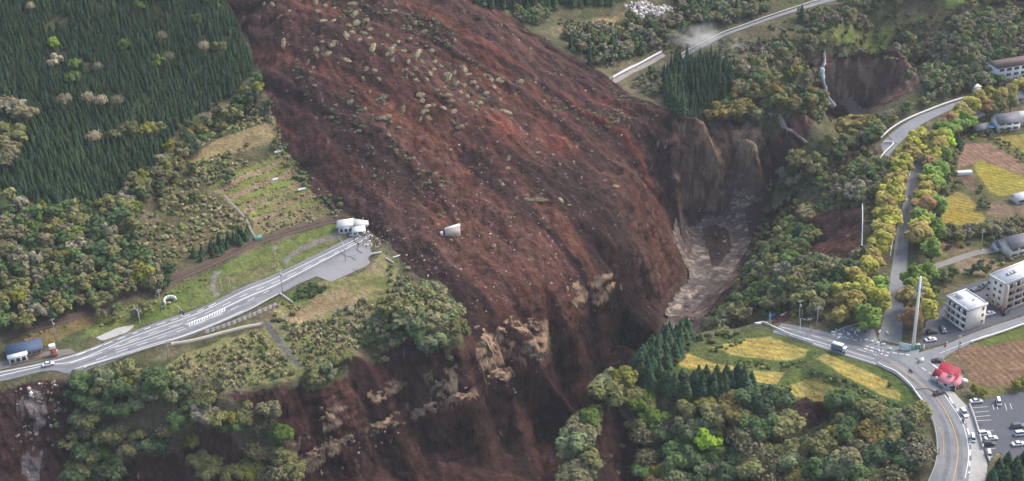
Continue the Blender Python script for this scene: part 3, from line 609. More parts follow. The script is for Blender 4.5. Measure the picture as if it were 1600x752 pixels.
def cedar_geo(seed, lev=11, arms=9, H=10.0, R_=1.75, hull=8):
    """conifer 10 m high: drooping sprays in layers round a slim cone"""
    rg = np.random.default_rng(seed); g = Geo()
    a = np.linspace(0, 2*math.pi, hull, endpoint=False); zs = [1.0, H*.35, H*.7, H]; rr = [R_*.80, R_*.72, R_*.40, .03]; V = []
    for z, r in zip(zs, rr):
        for t in a: k = r*rg.uniform(.82, 1.15); V.append((k*math.cos(t), k*math.sin(t), z+rg.uniform(-.15, .15)))
    Q = [(l*hull+i, l*hull+(i+1) % hull, (l+1)*hull+(i+1) % hull, (l+1)*hull+i) for l in range(3) for i in range(hull)]; g.add(V, Q, .82)
    for l in range(lev):
        t = l/(lev-1); z = 1.3+(H-1.7)*t; r = R_*(1-t)**.75*1.12+.12; n = max(4, int(arms*(1-.55*t)))
        for k in range(n):
            th = rg.uniform(0, 2*math.pi); rk = r*rg.uniform(.75, 1.2); wd = rk*.42+.14; c, s = math.cos(th), math.sin(th); zz = z+rg.uniform(-.3, .3)
            u = np.array((-s, c, 0)); o = np.array((c, s, 0)); base = np.array((0, 0, zz+rk*.35)); tip = o*rk+np.array((0, 0, zz-rk*.28+.25))
            md = (base+tip)/2+np.array((0, 0, .12*rk)); g.add([base, md-u*wd, tip, md+u*wd], [(0, 1, 2, 3)], rg.uniform(.75, 1.3))
    return g
def geo_mesh(name, g, scale=1.0):
    V, a, b, c = g.arrays(); return mesh_np(name, V*scale, [a, b], c)
M_leaf = mat('foliage', (1, 1, 1), .75, .55, .20, 0, .15, objcol=True, attr=True)
M_needle = mat('conifer foliage', (1, 1, 1), .8, .5, .18, 0, .12, objcol=True, attr=True)
M_bark = mat('bark', (.11,.085,.065), .95, 1.5, .3, .05, .1)
def trunk_mesh(name, h, r, limbs, seed):
    rg = np.random.default_rng(seed); g = Geo()
    def tube(p, q, r0, r1, n=7):
        p, q = np.array(p, float), np.array(q, float); d = unit(q-p); u = unit(np.cross(d, (.3, .8, .2))); w = np.cross(d, u); V = []
        for c, r_ in ((p, r0), (q, r1)):
            for k in range(n): a = 2*math.pi*k/n; V.append(c+(u*math.cos(a)+w*math.sin(a))*r_)
        g.add(V, [(k, (k+1) % n, n+(k+1) % n, n+k) for k in range(n)], 1.0)
    m = (rg.uniform(-.2, .2), rg.uniform(-.2, .2), h*.5); tube((0, 0, -.6), m, r, r*.75); tube(m, (0, 0, h), r*.75, r*.3)
    for k in range(limbs):
        a = rg.uniform(0, 6.28); z = h*rg.uniform(.4, .7); L = h*.45; tube((0, 0, z), (L*math.cos(a), L*math.sin(a), z+L*.7), r*.45, r*.12, 5)
    return geo_mesh(name, g)
BIG = [geo_mesh('crown', crown_geo(100+i, 15, 80, .72, 2)) for i in range(4)]
MID = [geo_mesh('crown', crown_geo(200+i, 11, 56, .92, 1)) for i in range(5)]
AVE = [geo_mesh('crown', crown_geo(300+i, 16, 76, .70, 2, R_=3.9, zc=5.9, H=4.2, upward=.4)) for i in range(4)]
def twig_geo(seed):
    """a crown still bare from winter: thin branches and a haze of buds, open to the ground behind"""
    rg = np.random.default_rng(seed); g = Geo(); n = 130
    d = unit(rg.normal(size=(n, 3))); d[:, 2] = abs(d[:, 2])*.9+.12; d = unit(d); L = rg.uniform(2.2, 4.6, (n, 1)); p0 = np.array((0, 0, 3.2))+d*rg.uniform(.1, 1.2, (n, 1)); p1 = p0+d*L+np.array((0, 0, .4))
    t = unit(np.cross(d, rg.normal(size=d.shape))); w = .085; g.add(np.stack([p0-t*w, p0+t*w, p1+t*w*.4, p1-t*w*.4], 1).reshape(-1, 3), np.arange(n*4).reshape(-1, 4), .75)
    m = 620; d = unit(rg.normal(size=(m, 3))); d[:, 2] = abs(d[:, 2])*1.05-.18; r = rg.uniform(.55, 1.0, (m, 1))*(1+.22*np.sin(3*d[:, :1]*4+seed)*np.cos(d[:, 1:2]*5)); c = np.array((0, 0, 5.0))+d*r*np.array((4.3, 4.3, 3.6))
    V, Q = leaf_quads(c, unit(d+.5*rg.normal(size=d.shape)+np.array((0, 0, .3))), .52, rg); g.add(V, Q, np.repeat(rg.uniform(.75, 1.3, (m, 1)), 4, 0)*np.ones(3)); return g
TWIG = [geo_mesh('crown', twig_geo(800+i)) for i in range(4)]
CED = [geo_mesh('crown', cedar_geo(400+i, 15, 13)) for i in range(4)]
CED_FAT = [geo_mesh('crown', cedar_geo(450+i, 14, 15, 10, 2.3)) for i in range(3)]
for me in BIG+MID+AVE+TWIG: me.materials.append(M_leaf)
for me in CED+CED_FAT: me.materials.append(M_needle)
TRK = [trunk_mesh('trunk', 6.0, .30, 5, i) for i in range(3)]; TRKC = trunk_mesh('trunk', 7.0, .20, 0, 9)
for me in TRK+[TRKC]: me.materials.append(M_bark)
FAR_G = [crown_geo(500+i, 8, 34, 1.05, 1) .arrays() for i in range(5)]
CEDF_G = [cedar_geo(600+i, 9, 6, 10, 1.75, 6).arrays() for i in range(4)]
BUSH_G = [crown_geo(700+i, 4, 14, .9, 1, R_=1.6, zc=.8, H=.9).arrays() for i in range(5)]
for k in range(5):   # a bush keeps only coarse lobes
    pass
LEAFPAL0 = {'dark green': (.034,.052,.022), 'green': (.050,.078,.026), 'olive': (.088,.088,.032), 'brownish olive': (.100,.092,.046), 'grey brown': (.115,.106,.070), 'fresh green': (.085,.145,.024),
           'lime green': (.20,.30,.022), 'yellow green': (.185,.180,.026), 'golden olive': (.175,.140,.034), 'rust brown': (.155,.092,.040), 'grey green': (.084,.100,.046), 'pale tan': (.21,.175,.105)}
LEAFPAL = {k: tuple(1.6*x for x in v) for k, v in LEAFPAL0.items()}
LEAFPAL.update({'straw': (.37,.31,.17), 'soft green': (.225,.255,.085), 'khaki': (.285,.255,.135)})
for k_, v_ in {'yellow green': (.285,.275,.045), 'golden olive': (.255,.205,.055), 'fresh green': (.145,.225,.04)}.items(): LEAFPAL[k_] = v_
CEDPAL = [(.036,.074,.036), (.043,.080,.036), (.032,.066,.036), (.052,.084,.034)]
def scatter(poly, sp, seed, avoid=True):
    rg = np.random.default_rng(seed); lo, hi = poly.min(0), poly.max(0)
    gx, gy = np.meshgrid(np.arange(lo[0], hi[0]+sp, sp), np.arange(lo[1], hi[1]+sp*.87, sp*.87)); gx[1::2] += sp/2
    gx = (gx+rg.uniform(-.36, .36, gx.shape)*sp).ravel(); gy = (gy+rg.uniform(-.36, .36, gy.shape)*sp).ravel(); k = inpoly(gx, gy, poly)
    if avoid: k &= gz(gx, gy, FLATM) < .35
    return np.stack([gx[k], gy[k]], 1)
def visible(x, y, h):
    px, py = topx(x, y, gz(x, y)+h*.6); return (px > -40) & (px < 1640) & (py > -35) & (py < 790)
TREES = []     # every tree: dict(kind, x, y, z, h, wd, col name, place, dist)
def plant(kind, x, y, h, colname, place, wd=1.0, rgb=None, force=False):
    z = float(gz(x, y)); TREES.append(dict(kind=kind, x=float(x), y=float(y), z=z, h=float(h), wd=wd, col=colname, rgb=rgb, place=place, d=math.dist((x, y, z), (0, 0, CAM_H)), force=force))
def poly_k(poly):
    c = poly.mean(0); return float(kscale(topx(c[0], c[1], gz(*c))[1]))
def wood(poly, sp, hr, pal, place, seed, kind='broadleaf tree', wd=1.0, avoid=True, hole=None):
    k_ = poly_k(poly); sp = sp*k_; hr = (hr[0]*k_, hr[1]*k_)
    rg = np.random.default_rng(seed); names, w = zip(*pal); w = np.array(w, float)/sum(w)
    for x, y in scatter(poly, sp, seed, avoid):
        h = rg.uniform(*hr)
        if hole and rg.random() < hole: continue
        if not visible(x, y, h): continue
        plant(kind, x, y, h, names[rg.choice(len(names), p=w)], place, wd*rg.uniform(.85, 1.2))
def tree_px(px, py, h, col, place, kind='broadleaf tree', wd=1.0, rgb=None):   # trunk foot at a ground pixel
    p = cast(px, py); plant(kind, p[0], p[1], h*float(kscale(py)), col, place, wd, rgb, True)

MIXL = [('dark green', 3), ('olive', 4), ('brownish olive', 3), ('grey brown', 1.6), ('green', 4), ('yellow green', .5), ('fresh green', .4)]
MIXD = [('dark green', 3), ('green', 4), ('olive', 4), ('yellow green', .8), ('fresh green', .5), ('grey green', 2), ('brownish olive', 2), ('grey brown', 1)]
MIXFAR = [('grey brown', 4), ('olive', 3), ('brownish olive', 4), ('grey green', 3), ('green', 2.5), ('dark green', 2)]
# cedar plantation on the mountainside, in even rows, with a few broadleaf crowns in it
C1 = P((-60,-30),(338,-30),(362,20),(384,72),(396,112),(378,142),(345,160),(310,185),(268,215),(258,240),(215,275),(190,303),(150,325),(80,332),(30,322),(-60,285))
inside = [(85,75),(113,130),(197,78),(155,112),(90,103),(100,165),(255,62),(120,108),(160,165),(185,165),(150,222),(180,222),(205,212),(230,212),(250,208),(105,165),(320,78),(345,82),(310,38),(50,15),(218,15),(265,95),(250,105),(0,180),(12,172),(30,178),(40,190),(140,160),(5,235),(20,245),(30,225),(10,260),(0,220)]
icol = ['lime green','fresh green','fresh green','grey brown','pale tan','grey brown','grey brown','fresh green','pale tan','grey brown','pale tan','olive','olive','yellow green','olive','grey brown','pale tan','olive','fresh green','pale tan','fresh green','grey brown','fresh green','grey brown','brownish olive','grey brown','brownish olive','pale tan','olive','brownish olive','olive','brownish olive','olive']
IN = []
for (a, b), c in zip(inside, icol):
    tree_px(a, b+6, 10 if a > 45 else 12, c, 'among cedars on the upper slope', wd=.9 if a > 45 else 1.2); IN.append(cast(a, b+6)[:2])
IN = np.array(IN)
rg = np.random.default_rng(5)
for x, y in scatter(C1, 2.5, 41):
    if np.min(np.hypot(*(IN-(x, y)).T)) < 2.8: continue
    h = float(kscale(topx(x, y, 30)[1]))*rg.uniform(6.2, 10.2)*(.9+.25*float(vnoise(x/25, y/25, 3)))
    if visible(x, y, h) and vnoise(x/18+4, y/9, 9) > .09 and _hash(np.array(x*3).astype(int), np.array(y*3).astype(int), 3) > .05: plant('cedar', x, y, h, 'dark green', 'in the cedar plantation on the upper left slope', rg.uniform(.85, 1.15))
wood(P((1030,135),(1058,108),(1110,104),(1150,120),(1140,155),(1112,186),(1062,192),(1042,168)), 4.4, (13, 18), [('dark green', 1)], 'in the tall cedar stand above the gorge', 42, 'cedar', .95)
wood(P((985,585),(1005,560),(1062,530),(1078,540),(1060,565),(1030,600),(1060,606),(1120,600),(1172,602),(1180,622),(1135,634),(1060,628),(1000,618)), 3.4, (8.5, 11.5), [('dark green', 1)], 'on the terrace edge beside the paddies', 43, 'cedar', 1.45)
wood(P((296,396),(345,378),(386,362),(394,380),(350,398),(308,412)), 3.4, (4.5, 6.5), [('dark green', 1)], 'in the dark hedge above the railway', 44, 'cedar', 1.3)
wood(P((745,12),(800,16),(880,14),(985,4),(985,-28),(740,-28)), 6, (12, 17), [('dark green', 1)], 'at the top edge beyond the slide', 45, 'cedar', 1.1)
wood(P((1055,6),(1130,8),(1200,4),(1200,-26),(1050,-26)), 6, (11, 16), [('dark green', 1)], 'at the top edge beyond the dust', 46, 'cedar', 1.1)
wood(P((880,62),(905,98),(960,106),(1010,86),(985,70),(930,62)), 6.5, (9, 14), [('dark green', 1)], 'beside the buried upper road', 47, 'cedar', 1.1, hole=.45)
for a, b, h in [(1252,34,15),(1275,715,11),(1345,735,9),(1365,745,10),(1385,742,9),(1400,740,8)]: tree_px(a, b, h, 'dark green', 'alone by the upper road' if b < 100 else 'in the woods inside the road bend', 'cedar', 1.3)
for a, b in [(1558,748),(1572,738),(1585,745),(1598,735),(1568,760),(1590,760),(1548,766),(1605,752)]: tree_px(a, b, 8.5, 'dark green', 'in the bottom right corner below the car park', 'cedar', 1.7)
# broadleaf woods
wood(P((-60,300),(20,326),(80,336),(160,334),(210,292),(236,300),(205,350),(214,400),(240,432),(228,452),(170,484),(60,516),(-60,545)), 5.6, (6, 10.5), MIXL, 'in the woods above the railway', 51)
wood(P((214,288),(262,248),(272,222),(318,190),(346,178),(384,148),(402,125),(410,150),(350,205),(310,240),(262,290),(228,318)), 5.6, (5, 9), MIXL+[('yellow green', 1)], 'along the lower edge of the cedar plantation', 52)
wood(P((240,300),(300,262),(325,252),(322,296),(300,330),(240,345)), 6.5, (2.5, 5), MIXL, 'on the scrub above the terraced fields', 53, hole=.5)
wood(P((212,440),(240,435),(262,420),(275,440),(250,462),(225,470)), 5, (5, 8), MIXL, 'near the railway bend', 54)
wood(P((146,500),(180,490),(232,482),(244,492),(215,505),(170,512)), 5, (3.5, 6), MIXD, 'beside the highway lamp posts', 55)
for a, b in [(360,285),(250,300),(300,270),(420,170),(395,168)]: tree_px(a, b, 6, 'dark green', 'on the grassy slope beside the cedar plantation')
LEDGE = MIXD+[('brownish olive', 2), ('rust brown', .7), ('grey brown', 1.5)]
wood(P((128,604),(165,588),(205,592),(250,606),(300,612),(330,632),(345,640),(420,650),(446,700),(470,770),(330,770),(300,720),(250,735),(200,725),(160,770),(118,770),(108,700)), 4.3, (6, 10), LEDGE, 'on the wooded ledge below the highway', 56)
wood(P((612,486),(640,468),(668,466),(696,478),(712,505),(716,535),(694,556),(668,550),(640,535),(618,520)), 4.6, (8, 11.5), [('olive', 3), ('grey green', 4), ('brownish olive', 2)], 'in the cliff top clump', 57)
for a, b in [(668,560),(685,552),(655,545)]: tree_px(a, b, 9, 'green', 'under the clump beside the slide', wd=.9)
for a, b, c in [(490,592,'olive'),(505,585,'grey green'),(525,575,'olive'),(500,605,'brownish olive'),(515,598,'grey green'),(540,570,'olive'),(485,605,'olive')]: tree_px(a, b, 6.5, c, 'hanging over the torn cliff edge', wd=1.0)
wood(P((882,750),(900,700),(918,665),(945,625),(985,618),(1010,632),(1016,660),(1012,690),(1030,650),(1130,644),(1228,640),(1230,694),(1266,708),(1302,694),(1312,650),(1330,634),(1396,634),(1432,642),(1447,672),(1452,705),(1446,735),(1438,790),(1000,790),(990,700),(930,650),(925,740),(930,790),(872,790)), 6.0, (7, 11.5), MIXD+[('brownish olive', 2), ('golden olive', .5)], 'in the woods below the paddy terraces', 58)
for a, b, h, c, w in [(962,612,11,'grey green',1.25),(950,640,11,'olive',1.2),(920,680,10,'fresh green',1.0),(905,715,11,'grey green',1.15),(1020,672,9,'fresh green',1.15),(985,640,9,'olive',1.1)]: tree_px(a, b, h, c, 'on the rim of the dark gorge', wd=w)
tree_px(1106,712,9.5,'lime green','in the woods below the paddy terraces', wd=1.0)
tree_px(1118,735,8,'fresh green','under the lime green tree', wd=.9)
wood(P((1190,430),(1240,408),(1262,412),(1300,420),(1330,428),(1345,412),(1352,440),(1310,470),(1290,500),(1262,500),(1236,488),(1205,492),(1180,500),(1150,512),(1112,516),(1120,500),(1150,500),(1180,470)), 5.6, (6, 10), MIXD+[('grey green', 2)], 'beside the broken end of the curved road', 59)
wood(P((1198,285),(1240,262),(1290,240),(1330,216),(1372,208),(1372,220),(1335,236),(1300,256),(1285,275),(1250,300),(1215,305)), 5.4, (6, 10), MIXD, 'on the cliff rim beside the broken bridge road', 60)
wood(P((1300,305),(1325,275),(1350,262),(1375,258),(1392,270),(1388,300),(1362,322),(1345,320),(1310,322)), 5.4, (5.5, 9), MIXD+[('grey brown', 3)], 'between the gorge and the old avenue', 61)
wood(P((1175,455),(1196,410),(1222,372),(1240,352),(1268,345),(1268,385),(1256,408),(1220,425),(1198,448)), 5.6, (6, 10), MIXD, 'on the dark slope across the rapids', 62)
tree_px(1340,212,14,'golden olive','on the knoll above the plunge pool', wd=1.5); tree_px(1315,215,11,'golden olive','on the knoll above the plunge pool', wd=1.3); tree_px(1365,205,10,'olive','on the knoll above the plunge pool', wd=1.1)
wood(P((1350,330),(1372,330),(1380,380),(1362,405),(1350,400)), 5, (2.5, 4.5), MIXD, 'behind the guardrail above the bare scarp', 63)
wood(P((1112,192),(1140,168),(1158,140),(1190,118),(1215,130),(1250,150),(1284,160),(1286,186),(1250,182),(1215,190),(1180,198),(1150,196)), 6.2, (7, 11), [('grey green', 3), ('olive', 3), ('golden olive', 2), ('green', 2), ('brownish olive', 2)], 'on the terrace above the gorge', 64)
for a, b in [(1140,190),(1120,192),(1160,188)]: tree_px(a, b, 12, 'golden olive', 'on the terrace above the gorge', wd=1.2)
tree_px(1244,122,10,'yellow green','at the head of the basin cliff', wd=1.0); tree_px(1232,126,8,'fresh green','at the head of the basin cliff', wd=.9)
wood(P((1100,100),(1140,112),(1180,104),(1215,80),(1262,60),(1286,74),(1284,86),(1255,96),(1225,104),(1150,140),(1120,120)), 5.4, (6, 11), MIXFAR, 'between the upper road and the basin', 65)
wood(P((1440,148),(1520,132),(1560,124),(1560,108),(1600,95),(1700,60),(1700,20),(1600,28),(1500,40),(1410,58),(1392,80),(1436,96),(1452,118)), 5.6, (7, 11), MIXFAR, 'in the far woods at the right', 66)
wood(P((1368,200),(1400,182),(1440,160),(1500,140),(1545,128),(1550,142),(1505,152),(1440,174),(1405,192),(1385,204)), 5.4, (6, 9), MIXD+[('olive', 2)], 'along the outer side of the broken bridge road', 67)
wood(P((1275,56),(1290,46),(1385,34),(1400,22),(1310,20),(1240,30)), 6.5, (5, 9), MIXFAR, 'beyond the far green meadow', 68)
wood(P((1270,82),(1310,78),(1400,64),(1412,80),(1380,86),(1300,88)), 6, (4, 7), MIXFAR, 'on the lip of the basin cliff', 69, hole=.35)
wood(P((1300,14),(1400,16),(1480,0),(1480,-26),(1320,-26)), 6, (6, 11), MIXFAR, 'at the far top edge', 70)
wood(P((1480,30),(1560,14),(1700,4),(1700,-26),(1560,-26),(1540,4)), 6, (6, 11), MIXFAR, 'at the far top right', 71)
wood(P((880,58),(905,96),(955,112),(1010,90),(1050,62),(1062,40),(1040,26),(990,34),(935,48)), 6.4, (6, 10), MIXFAR, 'between the quarry and the buried road', 72, hole=.2)
wood(P((1050,66),(1080,50),(1140,40),(1210,14),(1200,8),(1060,12)), 5.6, (6, 10), MIXFAR, 'above the upper road', 73, hole=.15)
wood(P((990,135),(1020,108),(1035,105),(1040,150),(1010,150)), 6, (4, 7), MIXFAR, 'where the slide meets the upper road', 74, hole=.3)
wood(P((795,18),(850,18),(870,30),(840,44),(815,40)), 5.6, (5, 8), MIXFAR, 'at the shoulder of the slide', 75, hole=.3)
# trees and scrub round the fields on the right
wood(P((1468,362),(1505,362),(1545,358),(1600,345),(1640,345),(1640,372),(1560,378),(1500,380),(1466,380)), 4.6, (4, 6.5), [('grey brown', 4), ('brownish olive', 3), ('olive', 1)], 'in the bare hedge below the golden paddy', 76)
wood(P((1452,425),(1500,430),(1535,425),(1560,440),(1520,452),(1492,462),(1470,486),(1450,480)), 5, (3, 6), [('dark green', 4), ('green', 2), ('grey green', 2)], 'behind the smaller apartment block', 77)
wood(P((1468,255),(1494,215),(1500,235),(1488,270),(1500,296),(1474,306),(1462,290)), 5, (3.5, 6), MIXD, 'between the avenue and the fields', 78)
wood(P((1530,295),(1545,305),(1548,345),(1534,335),(1522,300)), 4, (2, 3.6), MIXD, 'on the bank between the paddies', 79)
wood(P((1500,215),(1552,212),(1600,240),(1640,262),(1640,272),(1590,252),(1545,222)), 5, (1.6, 3), MIXD, 'on the field bank', 80)
wood(P((1548,440),(1600,425),(1640,425),(1640,445)), 5, (3, 5), MIXD, 'behind the larger apartment block', 81)
for a, b in [(1524,618),(1534,622),(1586,610),(1598,606)]: tree_px(a, b, 4, 'yellow green', 'beside the car park fence', wd=1.1)
for a, b in [(1570,392),(1582,398),(1560,378),(1548,382)]: tree_px(a, b, 4.5, 'green', 'in the garden by the farmhouses', wd=.9)
for a, b in [(1580,196),(1545,212),(1560,205)]: tree_px(a, b, 4, 'dark green', 'beside the grey roofed house')
for a, b in [(1545,132),(1560,134),(1530,134)]: tree_px(a, b, 8, 'green', 'in front of the white school building')
# the avenue of cherry and zelkova trees
AVL = [(1438,236),(1428,252),(1416,270),(1409,292),(1400,312),(1394,338),(1386,368),(1378,408)]
AVR = [(1508,184),(1492,198),(1476,214),(1464,232),(1456,252),(1450,272),(1446,296),(1440,322),(1434,355),(1428,392)]
AVL = [tuple(q) for q in resamp(np.array(AVL, float)-(4, 0), 13)]; AVR = [tuple(q) for q in resamp(np.array(AVR, float)+(6, 0), 17)]
for k, p in enumerate(AVL): tree_px(*p, 12.5, ['yellow green', 'yellow green', 'golden olive'][k % 3], 'AVL', 'avenue tree', 1.15)
for k, p in enumerate(AVR): tree_px(*p, 12.5, ['yellow green', 'golden olive', 'yellow green', 'rust brown', 'fresh green'][k % 5], 'AVR', 'avenue tree', 1.15)
for p, c in [((1486,216),'fresh green'),((1500,205),'fresh green'),((1474,238),'lime green'),((1468,262),'fresh green'),((1462,288),'fresh green'),((1452,312),'fresh green'),((1456,345),'fresh green'),((1452,385),'fresh green'),((1448,412),'fresh green'),
             ((1525,172),'golden olive'),((1540,165),'yellow green'),((1555,168),'golden olive'),((1570,160),'golden olive'),((1585,152),'yellow green'),((1535,185),'rust brown'),((1552,184),'olive'),((1572,176),'olive'),((1600,155),'golden olive')]: tree_px(p[0]+6, p[1], 12, c, 'behind the avenue', 'avenue tree', 1.0)
for p, c, h in [((1352,440),'yellow green',11),((1366,425),'golden olive',10),((1330,452),'golden olive',11),((1318,478),'yellow green',11),((1348,480),'yellow green',12.5),((1368,500),'yellow green',13),((1352,520),'fresh green',12),((1330,500),'golden olive',12),((1312,510),'golden olive',9),((1372,470),'fresh green',11)]: tree_px(*p, h, c, 'beside the junction left of the avenue', 'avenue tree', 1.05)
for p, c, h in [((1426,460),'fresh green',12),((1440,480),'yellow green',12),((1414,490),'golden olive',12),((1430,505),'golden olive',12.5),((1444,512),'yellow green',12),((1420,522),'rust brown',11),((1446,445),'fresh green',10)]: tree_px(*p, h, c, 'around the tall white pole', 'avenue tree', .95)

# individuals: the nearest 280 of each kind get trunk and crown; the rest of a wood is one mass
def article(c): return c
def size_word(t): return 'tall' if t['h'] > 9.3 else ('small' if t['h'] < 5.5 else 'rounded')
by = {}
for t in TREES: by.setdefault(t['kind'], []).append(t)
far_b, far_c = Geo(), Geo(); INDIV = []
for kind, ts in by.items():
    ts.sort(key=lambda t: (not t['force'], t['d'])); lim = 285 if kind != 'avenue tree' else 400
    INDIV += ts[:lim]
    for t in ts[lim:]:
        rg = np.random.default_rng(int(t['x']*131+t['y']*17) & 0xffff)
        V, a, b, c = (CEDF_G[rg.integers(4)] if kind == 'cedar' else FAR_G[rg.integers(5)])
        s = t['h']/(10 if kind == 'cedar' else 9); th = rg.uniform(0, 6.28); cs, sn = math.cos(th), math.sin(th); w = s*t['wd']
        Q = np.column_stack([(V[:,0]*cs-V[:,1]*sn)*w+t['x'], (V[:,0]*sn+V[:,1]*cs)*w+t['y'], V[:,2]*s+t['z']-.2])
        rgb = np.array(CEDPAL[rg.integers(4)] if kind == 'cedar' else [x*(.55 if t['col'] in ('yellow green', 'golden olive', 'fresh green', 'lime green') else 1) for x in LEAFPAL[t['col']]])*rg.uniform(.8, 1.22)*(.72+.6*float(vnoise(t['x']/32, t['y']/20, 77)) if kind == 'cedar' else 1)
        g = far_c if kind == 'cedar' else far_b; n = g.n; g.V.append(Q); g.C.append(c*rgb); g.n += len(Q); g.F3.append(a+n); g.F4.append(b+n)
# labels: what sets a tree apart, and equal ones share a group
def place_word(t): return t['place']
grp = {}
for t in INDIV: grp.setdefault((t['kind'], t['place'], t['col'], size_word(t)), []).append(t)
for t in INDIV: t['px'] = float(topx(t['x'], t['y'], t['z'])[0]); t['py'] = float(topx(t['x'], t['y'], t['z'])[1])
ext = {}
for t in INDIV: e = ext.setdefault(t['place'], [9e9, -9e9, 9e9, -9e9]); e[0] = min(e[0], t['px']); e[1] = max(e[1], t['px']); e[2] = min(e[2], t['py']); e[3] = max(e[3], t['py'])
g2 = {}
for key, ts in grp.items():
    for t in ts:
        e = ext[t['place']]; sp_ = ''
        if len(ts) > 3: sp_ = ', ' + ('lower ' if t['py'] > (e[2]+e[3])/2 else 'upper ') + ['left end', 'middle', 'right end'][min(2, int(3*(t['px']-e[0])/(e[1]-e[0]+1e-6)))]
        g2.setdefault((*key[:4], sp_), []).append(t)
for (kind, place, col, sz, spot), ts in g2.items():
    for t in ts: t['px'] = float(topx(t['x'], t['y'], t['z'])[0]); t['py'] = float(topx(t['x'], t['y'], t['z'])[1])
    ts.sort(key=lambda t: t['px'])
    noun = {'cedar': 'cedar', 'broadleaf tree': 'leafy tree', 'avenue tree': 'roadside tree'}[kind]
    if place in ('AVL', 'AVR'):
        continue
    base = f"{sz} {col} {noun} {place}{spot}"
    for k, t in enumerate(ts):
        o = {1: [''], 2: ['left one of two: ', 'right one of two: '], 3: ['leftmost of three: ', 'middle of three: ', 'rightmost of three: ']}.get(len(ts), [''] * len(ts))[k]
        t['label'] = (o + base).strip() if len((o+base).split()) <= 16 else base; t['group'] = base.replace(' tree ', ' trees ').replace(' cedar ', ' cedars ')
ORD = ['first', 'second', 'third', 'fourth', 'fifth', 'sixth', 'seventh', 'eighth', 'ninth', 'tenth', 'eleventh', 'twelfth','thirteenth','fourteenth','fifteenth','sixteenth','seventeenth']
for key, side in (('AVL', 'left'), ('AVR', 'right')):
    ts = [t for t in INDIV if t['place'] == key]; ts.sort(key=lambda t: -float(topx(t['x'], t['y'], t['z'])[1]))
    for k, t in enumerate(ts):
        t['label'] = f"{t['col']} roadside tree, {ORD[k]} up the {side} row of the old avenue"; t['group'] = 'trees lining the old avenue'
rg = np.random.default_rng(99)
nb = 0
for t in INDIV:
    kind = t['kind']; name = {'cedar': 'cedar_tree', 'broadleaf tree': 'broadleaf_tree', 'avenue tree': 'avenue_tree'}[kind]
    rz = rg.uniform(0, 6.28); root = empty(name, (t['x'], t['y'], t['z']-.15), rz, t['label'], 'tree', t['group'])
    if kind == 'cedar': me = (CED_FAT if t['wd'] > 1.2 else CED)[rg.integers(3)]; s = t['h']/10; w = s*(t['wd'] if t['wd'] < 1.2 else t['wd']/1.25); tm = TRKC
    elif kind == 'avenue tree': me = AVE[rg.integers(4)]; s = t['h']/9.6; w = s*t['wd']; tm = TRK[rg.integers(3)]
    elif t['col'] in ('grey brown', 'pale tan', 'brownish olive') and rg.random() < .75: me = TWIG[rg.integers(4)]; s = t['h']/8.8; w = s*t['wd']; tm = TRK[rg.integers(3)]
    else: me = (BIG[rg.integers(4)] if t['d'] < 650 else MID[rg.integers(5)]); s = t['h']/9; w = s*t['wd']; tm = TRK[rg.integers(3)]
    c = bpy.data.objects.new('crown', me); COL.objects.link(c); c.parent = root; c.scale = (w, w*rg.uniform(.9, 1.1), s)
    rgb = t['rgb'] or (CEDPAL[rg.integers(4)] if kind == 'cedar' else [x*(.58 if kind != 'avenue tree' and t['col'] in ('yellow green', 'golden olive', 'fresh green', 'lime green') and not (t['col'] == 'lime green' and t['force'] and t['py'] > 400) else 1) for x in LEAFPAL[t['col']]]); f = rg.uniform(.85, 1.18)*(.72+.6*float(vnoise(t['x']/32, t['y']/20, 77)) if kind == 'cedar' else 1); c.color = (rgb[0]*f, rgb[1]*f, rgb[2]*f, 1)
    k = bpy.data.objects.new('trunk', tm); COL.objects.link(k); k.parent = root; k.scale = (s, s, s)
M_far = mat('far foliage', (1, 1, 1), .8, .5, .2, 0, .1, attr=True)
V, a, b, c = far_c.arrays(); tag(link('cedar_forest', mesh_np('cedar_forest', V, [a, b], c), M_far), 'dark green cedar plantation covering the upper left mountainside', 'forest', kind='stuff')
V, a, b, c = far_b.arrays(); tag(link('far_woods', mesh_np('far_woods', V, [a, b], c), M_far), 'mixed olive and brown woods behind the nearer trees', 'woods', kind='stuff')
print('TREES', {k: len(v) for k, v in by.items()}, 'indiv', len(INDIV), 'far faces', len(a)+len(b))

# ---------------------------------------------------------------- undergrowth: bushes, saplings and bamboo grass nobody could count
und = Geo()
def under_growth(poly, sp, hr, pal, seed, dens=1.0, tall=1.0):
    rg = np.random.default_rng(seed); names, w = zip(*pal); w = np.array(w, float)/sum(w); k_ = poly_k(poly); sp = sp*k_; hr = (hr[0]*k_, hr[1]*k_)
    for x, y in scatter(poly, sp, seed):
        if rg.random() > dens or fbm(x/12, y/12, seed, 2) < .30: continue
        s = rg.uniform(*hr)/1.9; V, a, b, c = BUSH_G[rg.integers(5)]; th = rg.uniform(0, 6.28); cs, sn = math.cos(th), math.sin(th); z = float(gz(x, y))
        if not visible(x, y, 2) or gz(x, y, RIVM) > .2: continue
        Q = np.column_stack([(V[:,0]*cs-V[:,1]*sn)*s+x, (V[:,0]*sn+V[:,1]*cs)*s+y, V[:,2]*s*tall+z-.2*s]); n = und.n
        und.V.append(Q); und.C.append(c*np.array(LEAFPAL[names[rg.choice(len(names), p=w)]])*rg.uniform(.75, 1.25)); und.n += len(Q); und.F3.append(a+n); und.F4.append(b+n)
SAP2 = [('straw', 2.2), ('soft green', 3), ('khaki', 4), ('olive', 1.5), ('grey green', 1)]
SAP = [('olive', 3), ('brownish olive', 3), ('golden olive', 1.2), ('grey green', 2.5), ('pale tan', 2.5), ('grey brown', 3)]
